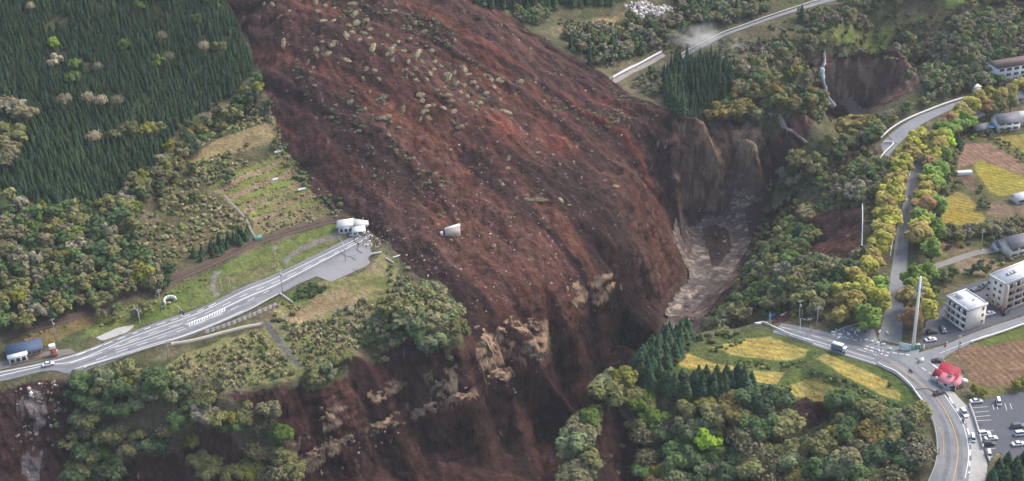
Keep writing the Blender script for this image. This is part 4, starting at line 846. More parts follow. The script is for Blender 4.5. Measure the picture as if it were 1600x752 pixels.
under_growth(P((258,582),(290,556),(345,545),(405,518),(430,545),(468,585),(400,602),(340,625),(260,600)), 1.7, (.5, 1.35), SAP2, 1, .62, 1.5)
under_growth(P((445,505),(480,503),(540,482),(610,452),(612,500),(545,545),(480,585),(470,565),(440,525)), 1.7, (.5, 1.4), SAP2, 2, .66, 1.5)
under_growth(P((452,462),(485,446),(515,444),(500,462),(460,476)), 2.6, (1, 2), [('green', 2), ('dark green', 2)], 3)
under_growth(P((440,470),(470,480),(450,505),(420,500)), 3, (.8, 1.8), SAP, 33, .8)
under_growth(P((205,350),(250,300),(320,262),(320,300),(395,348),(370,362),(290,398),(240,430),(214,400)), 2.5, (.8, 1.9), SAP2, 4, .7)
under_growth(P((290,255),(380,228),(435,208),(446,234),(365,268),(330,290)), 2.5, (.8, 1.9), SAP2, 5, .85)
under_growth(P((300,230),(345,195),(405,160),(426,186),(340,215)), 2.5, (.8, 1.9), SAP2, 6, .85)
under_growth(P((400,345),(470,325),(525,315),(538,336),(470,352),(405,372)), 2.4, (.6, 1.3), SAP2, 7, .6)
for i in range(1, 9):
    t0 = i/9-.012; t1 = i/9+.028
    q = [(a[0]*(1-t0)+b[0]*t0, a[1]*(1-t0)+b[1]*t0) for a, b in zip(up, dn)] + [(a[0]*(1-t1)+b[0]*t1, a[1]*(1-t1)+b[1]*t1) for a, b in zip(up, dn)][::-1]
    under_growth(P(*q), 1.5, (.4, 1.0), SAP2, 200+i, .55, .8)
for i, q in enumerate([((1148,563),(1225,567),(1256,561),(1262,567),(1228,577),(1150,574)), ((1262,577),(1330,597),(1374,624),(1352,622),(1300,600),(1268,588)), ((1178,600),(1215,603),(1240,594),(1236,622),(1200,612)), ((1108,548),(1160,527),(1168,533),(1120,552)), ((1060,590),(1110,585),(1170,600),(1175,606),(1110,600))]): under_growth(P(*q), 1.5, (.4, 1.0), [('green', 3), ('dark green', 2), ('soft green', 2)], 240+i, .85, .8)
under_growth(P((500,315),(520,300),(560,340),(600,380),(575,372),(540,345)), 4, (1, 2.2), MIXD, 8, .5)
under_growth(P((20,530),(120,502),(170,488),(250,462),(330,425),(332,440),(250,490),(150,515),(30,545)), 2.6, (.5, 1.2), SAP2, 9, .55)
under_growth(P((1240,470),(1290,500),(1350,505),(1290,520),(1235,495)), 3.2, (1, 2.2), MIXD, 10, .8)
under_growth(P((1270,555),(1360,575),(1420,608),(1450,650),(1438,645),(1405,622),(1380,590),(1330,572)), 3.0, (.8, 1.7), MIXD, 11, .7)
under_growth(P((1350,410),(1392,400),(1400,480),(1385,520),(1350,470)), 3.4, (1, 2), MIXD, 12, .7)
under_growth(P((1395,450),(1450,440),(1455,520),(1420,535),(1400,520)), 3.2, (1, 2.2), MIXD, 13, .7)
under_growth(P((1440,300),(1470,290),(1475,350),(1455,400),(1440,400)), 3.4, (1, 2.2), MIXD, 14, .7)
under_growth(P((1070,530),(1120,515),(1160,520),(1110,540)), 3.2, (1, 2.2), MIXD, 15, .8)
under_growth(P((1200,60),(1290,30),(1400,10),(1560,20),(1700,20),(1700,110),(1450,150),(1400,90),(1250,100)), 5, (1.2, 3.2), MIXFAR, 16, .9)
under_growth(P((1200,275),(1290,240),(1372,214),(1392,262),(1390,310),(1345,325),(1300,330),(1268,345),(1200,425),(1150,500),(1120,505),(1190,330)), 3.0, (1, 2.8), MIXD, 23, .75)
under_growth(P((1195,110),(1285,86),(1290,165),(1285,195),(1235,190),(1200,200),(1140,195),(1160,150)), 3.4, (1, 3), MIXD+[('golden olive',1)], 24, .85)
under_growth(P((1378,212),(1440,165),(1520,140),(1560,128),(1500,150),(1440,178),(1395,205)), 3.4, (1, 3), MIXD, 25, .8)
under_growth(P((1440,240),(1500,200),(1600,180),(1600,200),(1510,222),(1490,270),(1500,300),(1470,310),(1450,400),(1440,420)), 3.4, (.8, 2.2), MIXD, 26, .7)
under_growth(P((1450,360),(1600,345),(1600,400),(1480,460),(1450,440)), 3.6, (.8, 2.2), MIXD+[('grey brown',3)], 27, .55)
under_growth(P((870,30),(1050,20),(1200,10),(1250,60),(1100,110),(1000,130),(900,90)), 4.6, (1.2, 3.2), MIXFAR, 17, .9)
for k, (a_, b_) in enumerate([((560,180),(600,195)),((1140,250),(1170,270))]): pass
under_growth(P((555,505),(612,498),(640,535),(705,558),(695,580),(620,556),(545,556)), 2.6, (1, 2.4), SAP2+[('green',3),('grey green',3)], 28, .9)
under_growth(P((408,150),(430,180),(450,235),(500,292),(560,338),(545,350),(478,300),(430,240),(410,185)), 2.6, (.8, 2.0), MIXD+[('grey brown',4)], 29, .55)
under_growth(P((605,410),(640,420),(655,450),(620,460),(610,440)), 3, (1, 2), SAP, 18, .7)
under_growth(P((700,560),(760,520),(840,508),(850,560),(760,590)), 5, (1, 2.4), [('grey green', 2), ('olive', 1)], 19, .35)
under_growth(P((1100,200),(1190,205),(1195,265),(1120,290)), 5, (1, 2.6), [('grey green', 2), ('dark green', 2)], 20, .4)
under_growth(P((70,625),(125,600),(150,640),(100,700),(80,660)), 3.4, (1, 2.2), [('grey green', 2), ('dark green', 2)], 21, .7)
under_growth(P((960,645),(1005,660),(1008,740),(950,740)), 4, (1, 2), MIXD, 22, .4)
V, a, b, c = und.arrays(); tag(link('undergrowth', mesh_np('undergrowth', V, [a, b], c), M_far), 'low tan and olive scrub and saplings covering the slopes', 'undergrowth', kind='stuff')
# torn up scrub and timber lying in streaks on the slide
und = Geo()
GS_ = [('grey green', 4), ('dark green', 2.5), ('grey brown', 2)]
for k, (a_, d) in enumerate([(((450,80),(500,130),(520,170),(490,160),(455,110)), .5), (((505,170),(570,195),(580,210),(520,200)), .6), (((600,200),(640,240),(700,285),(690,300),(640,270),(605,230)), .5), (((580,5),(680,30),(720,60),(700,75),(620,40)), .6),
        (((470,150),(520,180),(640,215),(660,190),(560,130),(500,100)), .16), (((640,60),(740,90),(790,180),(700,160),(620,120)), .2), (((860,155),(980,180),(990,200),(870,190)), .5), (((740,340),(860,330),(880,380),(780,400)), .12), (((560,260),(700,330),(680,345),(580,300)), .15), (((500,5),(600,0),(640,30),(520,40)), .3), (((960,140),(1030,180),(1010,200),(950,170)), .3)]):
    under_growth(P(*a_), 3.0, (.8, 2.0), GS_, 60+k, d, .7)
V, a, b, c = und.arrays(); tag(link('uprooted_scrub', mesh_np('uprooted_scrub', V, [a, b], c), M_far), 'grey green uprooted scrub strewn in streaks over the slide', 'scrub', kind='stuff')

# ---------------------------------------------------------------- builder for made things: one mesh per part
class MB:
    def __init__(s): s.g = Geo()
    def hexa(s, b, t):           # 4 bottom + 4 top corners
        s.g.add(list(b)+list(t), [(3,2,1,0),(4,5,6,7),(0,1,5,4),(1,2,6,5),(2,3,7,6),(3,0,4,7)], 1.0); return s
    def box(s, x0, x1, y0, y1, z0, z1, tx=0, ty=0):
        return s.hexa([(x0,y0,z0),(x1,y0,z0),(x1,y1,z0),(x0,y1,z0)], [(x0+tx,y0+ty,z1),(x1-tx,y0+ty,z1),(x1-tx,y1-ty,z1),(x0+tx,y1-ty,z1)])
    def tube(s, p, q, r0, r1=None, n=10, caps=True):
        r1 = r0 if r1 is None else r1; p, q = np.array(p, float), np.array(q, float); d = unit(q-p); u = unit(np.cross(d, (.31, .82, .2))); w = np.cross(d, u); V = []
        for c, r_ in ((p, r0), (q, r1)):
            for k in range(n): a = 2*math.pi*k/n; V.append(c+(u*math.cos(a)+w*math.sin(a))*r_)
        V += [p, q]; s.g.add(V, [(k, (k+1) % n, n+(k+1) % n, n+k) for k in range(n)], 1.0)
        if caps: m = s.g.n-len(V); F = [(2*n, (k+1) % n, k) for k in range(n)]+[(2*n+1, n+k, n+(k+1) % n) for k in range(n)]; s.g.F3.append(np.array(F)+m)
        return s
    def prism(s, poly, z0, z1):  # convex outline in xy
        n = len(poly); V = [(x, y, z0) for x, y in poly]+[(x, y, z1) for x, y in poly]+[(*np.mean(poly, 0), z0), (*np.mean(poly, 0), z1)]; m = s.g.n
        s.g.add(V, [(k, (k+1) % n, n+(k+1) % n, n+k) for k in range(n)], 1.0); s.g.F3.append(np.array([(2*n, (k+1) % n, k) for k in range(n)]+[(2*n+1, n+k, n+(k+1) % n) for k in range(n)])+m); return s
    def side(s, prof, y0, y1):   # outline in xz pulled along y (convex or nearly)
        n = len(prof); V = [(x, y0, z) for x, z in prof]+[(x, y1, z) for x, z in prof]; c = np.mean(prof, 0); V += [(c[0], y0, c[1]), (c[0], y1, c[1])]; m = s.g.n
        s.g.add(V, [(k, n+k, n+(k+1) % n, (k+1) % n) for k in range(n)], 1.0); s.g.F3.append(np.array([(2*n, k, (k+1) % n) for k in range(n)]+[(2*n+1, n+(k+1) % n, n+k) for k in range(n)])+m); return s
    def mesh(s, name):
        import bmesh
        me = geo_mesh(name, s.g); bm = bmesh.new(); bm.from_mesh(me); bmesh.ops.recalc_face_normals(bm, faces=bm.faces); bm.to_mesh(me); bm.free(); return me
    def part(s, name, m, parent=None, bevel=0, **kw):
        o = link(name, s.mesh(name), m, parent, **kw)
        if bevel: b = o.modifiers.new('bevel', 'BEVEL'); b.width = bevel; b.segments = 2; b.limit_method = 'ANGLE'
        return o
def ground(px, py): p = cast(px, py); return (float(p[0]), float(p[1]), float(gz(p[0], p[1])))
def dirpx(a, b): p, q = cast(*a), cast(*b); return math.atan2(q[1]-p[1], q[0]-p[0])
def copy_tree(o, parent=None):
    c = o.copy(); COL.objects.link(c); c.parent = parent
    for ch in [x for x in KIDS.get(o.name, [])]: copy_tree(ch, c)
    return c
KIDS = {}
def index_kids(o):
    KIDS[o.name] = list(o.children)
    for c in o.children: index_kids(c)

M_wallw = mat('cream render', (.72,.66,.59), .85, .6, .08, .01, .2, nscale2=3)
M_wallg = mat('grey white render', (.76,.75,.74), .85, .6, .08, .01, .2, nscale2=3)
M_roofg = mat('pale roof membrane', (.52,.52,.53), .85, .5, .10, .02, .2, nscale2=2)
M_dark = mat('dark opening', (.035,.038,.045), .4, 1, .15, 0, .4)
M_glass = mat('window glass', (.06,.075,.09), .12, 1, .1, 0, .6)
M_balc = mat('balcony wall', (.50,.40,.31), .8, .8, .1, 0, .2)
M_redroof = mat('red roof tiles', (.46,.045,.075), .6, 1.2, .18, .03, .35, nscale2=4)
M_pinkroof = mat('faded pink roof tiles', (.55,.20,.23), .65, 1.2, .16, .03, .3)
M_blueroof = mat('blue roof tiles', (.055,.085,.15), .6, 1.2, .18, .03, .3)
M_greyroof = mat('grey roof tiles', (.13,.13,.15), .6, 1.5, .2, .03, .3)
M_brownroof = mat('brown roof tiles', (.16,.11,.10), .7, 1.5, .2, .03, .3)
M_wood = mat('weathered timber', (.19,.125,.08), .85, 2, .3, .02, .15)
M_red = mat('faded red paint', (.42,.075,.06), .7, 1, .2, 0, .25)
M_white = bpy.data.materials['white painted steel']
M_steel = mat('galvanised steel', (.36,.37,.38), .5, 1.5, .12, 0, .4, metal=.2)
M_poleconc = mat('concrete pole', (.36,.34,.31), .8, 1, .15, 0, .2)
M_greenp = mat('green paint', (.10,.26,.20), .6, 1, .12, 0, .3)
M_signg = mat('pale green board', (.55,.68,.60), .6, 1, .08, 0, .3)
M_blue = mat('blue sheet', (.12,.30,.52), .7, 1, .15, .05, .3)
M_rust = mat('rusted steel', (.14,.075,.05), .85, 2, .3, .02, .2)
M_ballast = mat('ballast', (.105,.078,.064), .95, 2.5, .3, .08, .1)
M_car = mat('car paint', (1, 1, 1), .3, 2, .04, 0, .5, objcol=True)
M_tyre = mat('tyre rubber', (.02,.02,.022), .85, 3, .2, 0, .2)
M_rim = mat('alloy rim', (.45,.46,.48), .35, 3, .05, 0, .5, metal=.5)
M_lampg = mat('headlamp lens', (.70,.72,.74), .15, 3, .05, 0, .5)
M_redl = mat('tail lamp lens', (.32,.02,.02), .25, 3, .05, 0, .5)

# ---------------------------------------------------------------- railway
def railway(px, name='railway'):
    bed = marks('railway_bed', [(px, 4.6, None, .22)], M_ballast)
    line = spline(P(*px), 1.0); d = unit(np.gradient(line, axis=0)); n = np.stack([-d[:,1], d[:,0]], 1)
    t = empty('railway_track', (0, 0, 0), 0, 'rusty single railway track running along the slope above the highway', 'railway track')
    for s in (-.55, .55):
        V, Q = strip_geo(line+n*s, .16, .46); link('rail', mesh_np('rail', V, [Q]), M_rust, t)
    b = MB()
    for k in range(0, len(line)-1, 1):
        p, q = line[k]-n[k]*1.05, line[k]+n[k]*1.05; z = float(gz(*line[k]))+.24; w = d[k]*.13
        b.hexa([(*(p-w), z), (*(q-w), z), (*(q+w), z), (*(p+w), z)], [(*(p-w), z+.16), (*(q-w), z+.16), (*(q+w), z+.16), (*(p+w), z+.16)])
    o = b.part('sleepers', M_wood, t); o['kind'] = 'stuff'
railway([(-70,545),(0,527),(60,511),(120,494),(165,482),(215,458),(255,444),(300,424),(345,404),(400,378),(450,362),(500,348),(540,336)])

# ---------------------------------------------------------------- guardrails, parapets and retaining walls
def barrier(px, label, cat='guardrail', h=.95, w=.26, m=None, name='guardrail', post=4.0, z0=.1, lift=.0, group=None):
    m = m or M_white; line = spline(np.array([cast(*p)[:2] for p in px]), 1.5); d = unit(np.gradient(line, axis=0)); n = np.stack([-d[:,1], d[:,0]], 1)
    o = line[0]; t = empty(name, (o[0], o[1], float(gz(*o))), 0, label, cat, group); zb = float(gz(*o)); V = []
    for p, nn in zip(line, n):
        z = float(gz(*p))-zb+z0; lo = .38 if post else -.4
        for s, zz in ((-1, lo), (1, lo), (1, h), (-1, h)): V.append((p[0]-o[0]+nn[0]*s*w/2, p[1]-o[1]+nn[1]*s*w/2, z+zz+lift))
    i = np.arange(len(line)*4).reshape(-1, 4); Q = np.concatenate([np.stack([i[:-1,a], i[1:,a], i[1:,(a+1) % 4], i[:-1,(a+1) % 4]], 1) for a in range(4)]+[i[:1, ::-1], i[-1:]])
    link('beam' if post else 'wall_body', mesh_np('beam', V, [Q]), m, t)
    if post:
        s = np.concatenate([[0], np.cumsum(np.linalg.norm(np.diff(line, axis=0), axis=1))]); k = 0; pm = None
        for u in np.arange(0, s[-1], post)[:95]:
            x, y = np.interp(u, s, line[:,0]), np.interp(u, s, line[:,1])
            if pm is None: pm = MB().tube((0,0,-.5), (0,0,h+.03), .08, .08, 8).mesh('post'); pm.materials.append(M_steel)
            c = bpy.data.objects.new('post', pm); COL.objects.link(c); c.parent = t; c.location = (x-o[0], y-o[1], float(gz(x, y))-zb+z0)
    return t
barrier([(132,577),(165,567),(205,555),(240,544),(284,530),(322,516),(360,500),(395,484),(420,470),(438,461)], 'long white guardrail on the lower edge of the left highway', h=1.0, w=.35, m=M_concw)
barrier([(438,461),(447,467),(458,475)], 'short white railing turning down the bank at the lay-by', h=.9, w=.25)
barrier([(268,541),(300,536),(345,524),(385,514),(412,509)], 'long pale capped wall below the guardrail of the highway', 'retaining wall', h=1.5, w=.45, m=mat('weathered coping', (.52,.46,.36), .85, 1, .15, .03, .2), name='retaining_wall', post=0)
wl = spline(P((318,522),(360,508),(400,492),(432,478)), 2); V = []
t = MB()
for a, b in zip(wl[:-1], wl[1:]):
    za, zb_ = float(gz(*a)), float(gz(*b)); nn = np.array((.25, -.25)); t.hexa([(*a, za-3), (*b, zb_-3), (*(b+nn*1.2), zb_-3), (*(a+nn*1.2), za-3)], [(*a, za+1.6), (*b, zb_+1.6), (*(b+nn), zb_+1.6), (*(a+nn), za+1.6)])
tag(t.part('retaining_wall', mat('stained concrete', (.24,.22,.20), .9, .6, .3, .05, .15)), 'grey stained concrete retaining wall under the highway shoulder', 'retaining wall')
barrier([(1182,509),(1190,506),(1204,511),(1232,524),(1271,537)], 'white guardrail beside the broken end of the curved road', h=1.0, w=.34)
barrier([(1371,570),(1386,578),(1400,584),(1423,605),(1432,618),(1442,631)], 'white guardrail round the outside of the road bend above the paddies', h=1.0, w=.36)
barrier([(1449,640),(1459,664),(1464,697),(1461,728),(1450,756)], 'grey guardrail beside the woods on the lower road bend', h=.9, w=.2, m=M_steel)
barrier([(1376,218),(1392,204),(1413,191),(1445,177),(1479,164),(1508,155)], 'long white barrier along the outer edge of the broken bridge road', h=1.3, w=.5)
barrier([(1371,256),(1382,241),(1396,226),(1380,225)], 'bent white railing at the torn end of the bridge road', h=1.2, w=.4)
barrier([(1347,322),(1347.5,345),(1347,370),(1346,398)], 'white barrier on the edge above the bare brown scarp', h=1.1, w=.4)
barrier([(1056,92),(1080,78),(1125,55),(1168,39),(1222,20),(1262,7),(1302,-4)], 'pale barrier along the far upper road', h=1.0, w=.4, m=M_concw, post=6)
barrier([(958,124),(985,110),(1010,97),(1034,84)], 'white barrier on the broken railway bed beside the tall cedars', h=1.6, w=.6, post=6)
barrier([(1516,537),(1545,528),(1575,518),(1600,509),(1640,497)], 'white barrier between the side road and the ploughed field', h=1.1, w=.4)
barrier([(1467,598),(1474,606),(1484,611)], 'low white wall in front of the red roofed cafe', 'wall', h=.9, w=.35, m=M_concw, name='low_wall', post=0)
barrier([(1514,635),(1520,650),(1527,672),(1534,697),(1536,703)], 'white wall between the car park and the sidewalk', 'wall', h=1.4, w=.4, m=M_concw, name='low_wall', post=0)
barrier([(1542,708),(1546,724)], 'short white wall at the car park exit', 'wall', h=1.2, w=.35, m=M_concw, name='low_wall', post=0)

# broken rail pieces lying about
def slab(px, ang, L, w, h, label, cat, m, name, tilt=.12):
    x, y, z = ground(*px); o = MB().box(-L/2, L/2, -w/2, w/2, 0, h, .05, .03).part(name, m, None, .04); o.location = (x, y, z+.1); o.rotation_euler = (tilt, tilt*.6, ang); return tag(o, label, cat)
slab((588,397), .45, 5, .5, .7, 'white concrete block on the grass beside the lay-by end', 'concrete block', M_concw, 'concrete_block')
slab((609,408), -.75, 4.6, .5, .6, 'broken white slab fallen downhill at the slide edge', 'concrete block', M_concw, 'concrete_block', .2)
slab((620,402), .7, 4.6, .5, .6, 'broken white slab at the slide edge pointing up the slope', 'concrete block', M_concw, 'concrete_block', .2)
slab((1226,492), .75, 5.5, .45, .8, 'white broken railing piece tilted on the red dirt', 'broken railing', M_white, 'broken_railing', .2)
slab((1268,500), .35, 3.6, .45, .8, 'white broken railing piece beside the roadside bushes', 'broken railing', M_white, 'broken_railing', .15)
slab((1184,508), -.2, 2.6, .5, 1.0, 'white barrier end above the rapids', 'broken railing', M_white, 'broken_railing', .1)
x, y, z = ground(1208, 496)
t = empty('collapsed_shed', (x, y, z), .3, 'small blue sheeted heap beside the dirt covered road end', 'shed')
MB().hexa([(-1.6,-1.1,0),(1.5,-1.2,0),(1.7,1.2,0),(-1.5,1.3,0)], [(-1.2,-.9,1.5),(1.1,-.5,2.2),(1.2,.6,1.7),(-1.1,.9,1.2)]).part('tarpaulin', M_blue, t, .08)
MB().tube((-1.6,-1.4,.1), (1.8,-1.2,2.4), .09, .07).tube((-1.5,1.5,.1), (1.4,1.3,1.9), .08, .06).part('timber', M_wood, t)

# ---------------------------------------------------------------- poles, lamps, signs
def pole_proto(h, arms, m=M_poleconc, transformer=False):
    t = empty('utility_pole', (0, 0, 0)); MB().tube((0,0,-.6), (0,0,h), .19, .12, 10).part('shaft', m, t)
    for k in range(arms):
        a = MB().box(-1.1, 1.1, -.07, .07, h-.5-.8*k, h-.36-.8*k).part('crossarm', M_steel, t)
        for s in (-.95, -.35, .35, .95): MB().tube((s,0,h-.36-.8*k), (s,0,h-.08-.8*k), .07, .05, 7).part('insulator', M_white, a)
    if transformer: MB().tube((.35,0,h*.72), (.35,0,h*.72+1.0), .30, .30, 10).part('transformer', M_steel, t)
    return t
def put_pole(proto, px, rz, label, group=None, first=[]):
    k = id(proto)
    if k in first: o = copy_tree(proto)
    else: index_kids(proto); first.append(k); o = proto
    o.location = ground(*px); o.rotation_euler = (0, 0, rz); return tag(o, label, 'pole', group)
PA = pole_proto(10, 2); PB = pole_proto(11, 1, transformer=True); PC = pole_proto(7.5, 0)
put_pole(PA, (253,486), .8, 'bare utility pole on the grass beside the white bent sheet', 'utility poles')
put_pole(PB, (89,536), .6, 'utility pole with transformer behind the red sign tower', 'utility poles')
put_pole(PA, (433,418), .7, 'tall utility pole on the grass strip by the gravel lane', 'utility poles')
put_pole(PB, (442,458), .7, 'utility pole at the lower edge of the highway by the lay-by', 'utility poles')
put_pole(PA, (262,566), .7, 'leaning utility pole among the saplings below the highway', 'utility poles').rotation_euler = (.12, .1, .7)
put_pole(PB, (1248,508), .4, 'utility pole behind the dirt covered end of the curved road', 'utility poles')
put_pole(PA, (1276,514), .3, 'utility pole with crossarms beside the roadside bushes', 'utility poles')
put_pole(PA, (1532,392), .3, 'utility pole below the bare hedge on the farm lane', 'utility poles')
put_pole(PA, (1497,552), .5, 'short utility pole by the yard of the smaller apartment block', 'utility poles').scale = (.8,.8,.8)
put_pole(PB, (1566,478), .5, 'utility pole at the corner of the larger apartment block', 'utility poles')
put_pole(PA, (1190,102), .2, 'lone pole below the far upper road', 'utility poles')
put_pole(PC, (348,462), 0, 'bare post by the curved gravel path, left of two', 'bare posts')
put_pole(PC, (361,458), 0, 'bare post on the dry bank, right of two', 'bare posts')
put_pole(PC, (540,408), 0, 'bare post on the strip between highway and lay-by', 'bare posts')
put_pole(PC, (1202,514), 0, 'bare post at the end of the white guardrail', 'bare posts')
put_pole(PC, (1253,498), 0, 'bare post in front of the bushes by the dirt', 'bare posts').scale = (.8,.8,.55)
put_pole(PC, (1266,520), 0, 'thin white post on the curved road edge', 'bare posts').scale = (.7,.7,.5)
put_pole(PC, (420,342), 0, 'white post in the terraced field', 'bare posts').scale = (.6,.6,.6)
def lamp(px, rz, label, h=9, boards=0, cat='street lamp'):
    t = empty('street_lamp', ground(*px), rz, label, cat); MB().tube((0,0,-.4), (0,0,h), .13, .08, 8).part('shaft', M_white, t)
    a = MB().tube((0,0,h-.1), (1.9,0,h+.5), .06, .05, 8).part('arm', M_white, t); MB().box(1.6, 2.5, -.16, .16, h+.42, h+.6, .05, .04).part('lamp_head', M_steel, a)
    if boards: MB().box(-1.6, 1.2, -.05, .05, h-2.4, h-.9).part('sign_board', M_blueroof, t)
    return t
lamp((219,505), 2.6, 'curved white street lamp beside the bushes above the highway', 6)
lamp((287,508), 2.4, 'white pole carrying a blue sign board at the highway median tip', 7.5, 1, 'road sign')
lamp((1249,529), -1.0, 'tall white street lamp on the lower edge of the curved road', 9)
lamp((1370,572), 2.2, 'white street lamp by the guardrail facing the old avenue', 10)
lamp((538,396), 2.2, 'short street lamp at the upper end of the lay-by', 5)
# white bent sheet
x, y, z = ground(266, 474); b = MB(); a_ = np.linspace(.2, 3.6, 9); pr = [(2.2*math.cos(q), 2.2*math.sin(q)) for q in a_]
for (p, q) in zip(pr[:-1], pr[1:]): b.hexa([(p[0],p[1],.1),(q[0],q[1],.1),(q[0]*1.3,q[1]*1.3,.1),(p[0]*1.3,p[1]*1.3,.1)], [(p[0],p[1],1.9),(q[0],q[1],2.1),(q[0]*1.25,q[1]*1.25,2.1),(p[0]*1.25,p[1]*1.25,1.9)])
o = b.part('bent_sheet', M_white); o.location = (x, y, z); o.rotation_euler = (.25, .1, .4); tag(o, 'curled white metal sheet on the grass beside the bare utility pole', 'metal sheet')

# tall white transmission pole at the junction
t = empty('transmission_pole', ground(1426.5, 545), .35, 'tall tapered white transmission pole at the road junction', 'pole')
MB().tube((0,0,-.5), (0,0,31), 0.72, .34, 20).part('shaft', mat('white coated steel', (.86,.85,.82), .5, .5, .06, 0, .35), t)
for k, zz in enumerate((28.2, 26.0, 23.6)):
    a = MB().tube((-2.3,0,zz), (2.3,0,zz), .11, .11, 8).tube((-.3,0,zz+.9), (2.2,0,zz+.05), .06, .06, 6).tube((.3,0,zz+.9), (-2.2,0,zz+.05), .06, .06, 6).part('crossarm', M_steel, t)
    for s in (-2.2, -1.3, 1.3, 2.2): MB().tube((s,0,zz-.9), (s,0,zz+.0), .14, .11, 8).part('insulator', M_white, a)
MB().box(-1.3, 1.3, -.9, .9, 0, 1.5).part('base_cabinet', M_greenp, t, .06)
x, y, z = ground(1416, 548); t = empty('notice_board', (x, y, z), -.45, 'pale green notice board standing left of the tall white pole', 'notice board')
MB().box(-2.6, 1.6, -.08, .08, .5, 2.9).part('board', M_signg, t, .03)
for s in (-2.2, 1.2): MB().box(s-.08, s+.08, -.22, -.085, -.3, 2.7).part('leg', M_steel, t)
MB().box(-2.7, 1.7, -.12, .12, 2.91, 3.05).part('cap', M_white, t)
x, y, z = ground(1433, 545); t = empty('junction_cabinet', (x, y, z), .2, 'small green roadside cabinet right of the tall white pole', 'cabinet')
MB().box(-.9, .9, -.5, .5, 0, 1.9).part('body', M_greenp, t, .05); MB().box(-1.0, 1.0, -.6, .6, 1.905, 2.05, .1, .1).part('roof', M_steel, t)
x, y, z = ground(1443, 547); t = empty('white_post', (x, y, z), 0, 'thick white gate post at the yard corner', 'post'); MB().tube((0,0,-.3), (0,0,2.2), .3, .26, 12).part('shaft', M_white, t); MB().tube((0,0,2.2), (0,0,2.4), .36, .2, 12).part('cap', M_concw, t)
# stop sign on pole at the cafe
t = empty('road_sign', ground(1477, 556), .2, 'red and white road sign on a white pole behind the cafe', 'road sign'); MB().tube((0,0,-.3), (0,0,6.2), .12, .10, 8).part('shaft', M_white, t); MB().tube((-.6,-.18,4.6), (-.6,-.11,4.6), .65, .65, 8).part('sign_plate', M_red, t)
MB().box(-.2, .3, -.2, -.12, 5.3, 6.3).part('sign_board', M_white, t)
t = empty('yard_sign', ground(1560, 488), .4, 'small red sign by the corner of the larger apartment block', 'sign'); MB().tube((0,0,-.3), (0,0,2), .06, .06, 6).part('shaft', M_steel, t); MB().box(-.9, .9, -.12, -.06, 1.2, 2.6).part('board', M_red, t)
# scattered white barrier blocks and cones on the apron of the junction
CN = MB().tube((0,0,.06), (0,0,.85), .26, .07, 10).mesh('cone_body'); CN.materials.append(M_white)
BL = MB().box(-.8, .8, -.25, .25, 0, .8, .05, .06).mesh('barrier_block'); BL.materials.append(M_white)
BS = MB().box(-.32, .32, -.32, .32, 0, .07).mesh('cone_base'); BS.materials.append(M_steel)
rg = np.random.default_rng(31)
spots = [(1302,521),(1306,517),(1312,525),(1320,528),(1326,524),(1331,529),(1336,521),(1339,525),(1341,518),(1318,519),(1353,533),(1358,530),(1362,535),(1366,531),(1371,538),(1376,534),(1380,540),(1384,533),(1374,520),(1380,515),(1386,522),(1378,546),(1390,547),(1363,553),(1372,550),(1331,516),(1310,530),(1345,533)]
for k, p in enumerate(spots):
    x, y, z = ground(*p); blk = k % 2 == 0
    if blk: o = bpy.data.objects.new('barrier_block', BL); COL.objects.link(o); o.location = (x, y, z+.13); o.rotation_euler = (0, 0, rg.uniform(0, 3)); tag(o, 'white barrier block scattered at the mouth of the old avenue', 'barrier', 'white barrier blocks at the junction')
    else:
        o = empty('traffic_cone', (x, y, z+.13), 0, 'white traffic cone among the barrier blocks at the junction', 'traffic cone', 'traffic cones at the junction')
        for nm, me in (('cone_body', CN), ('cone_base', BS)): c = bpy.data.objects.new(nm, me); COL.objects.link(c); c.parent = o
x, y, z = ground(1439, 566); t = empty('sign_stand', (x, y, z+.12), .4, 'white folding sign standing in the middle of the junction', 'sign')
MB().hexa([(-1.2,-.6,0),(1.2,-.6,0),(1.2,-.5,0),(-1.2,-.5,0)], [(-1.0,-.05,1.7),(1.0,-.05,1.7),(1.0,.0,1.7),(-1.0,.0,1.7)]).part('front_panel', M_white, t); MB().hexa([(-1.2,.5,0),(1.2,.5,0),(1.2,.6,0),(-1.2,.6,0)], [(-1.0,.01,1.7),(1.0,.01,1.7),(1.0,.06,1.7),(-1.0,.06,1.7)]).part('rear_panel', M_white, t)

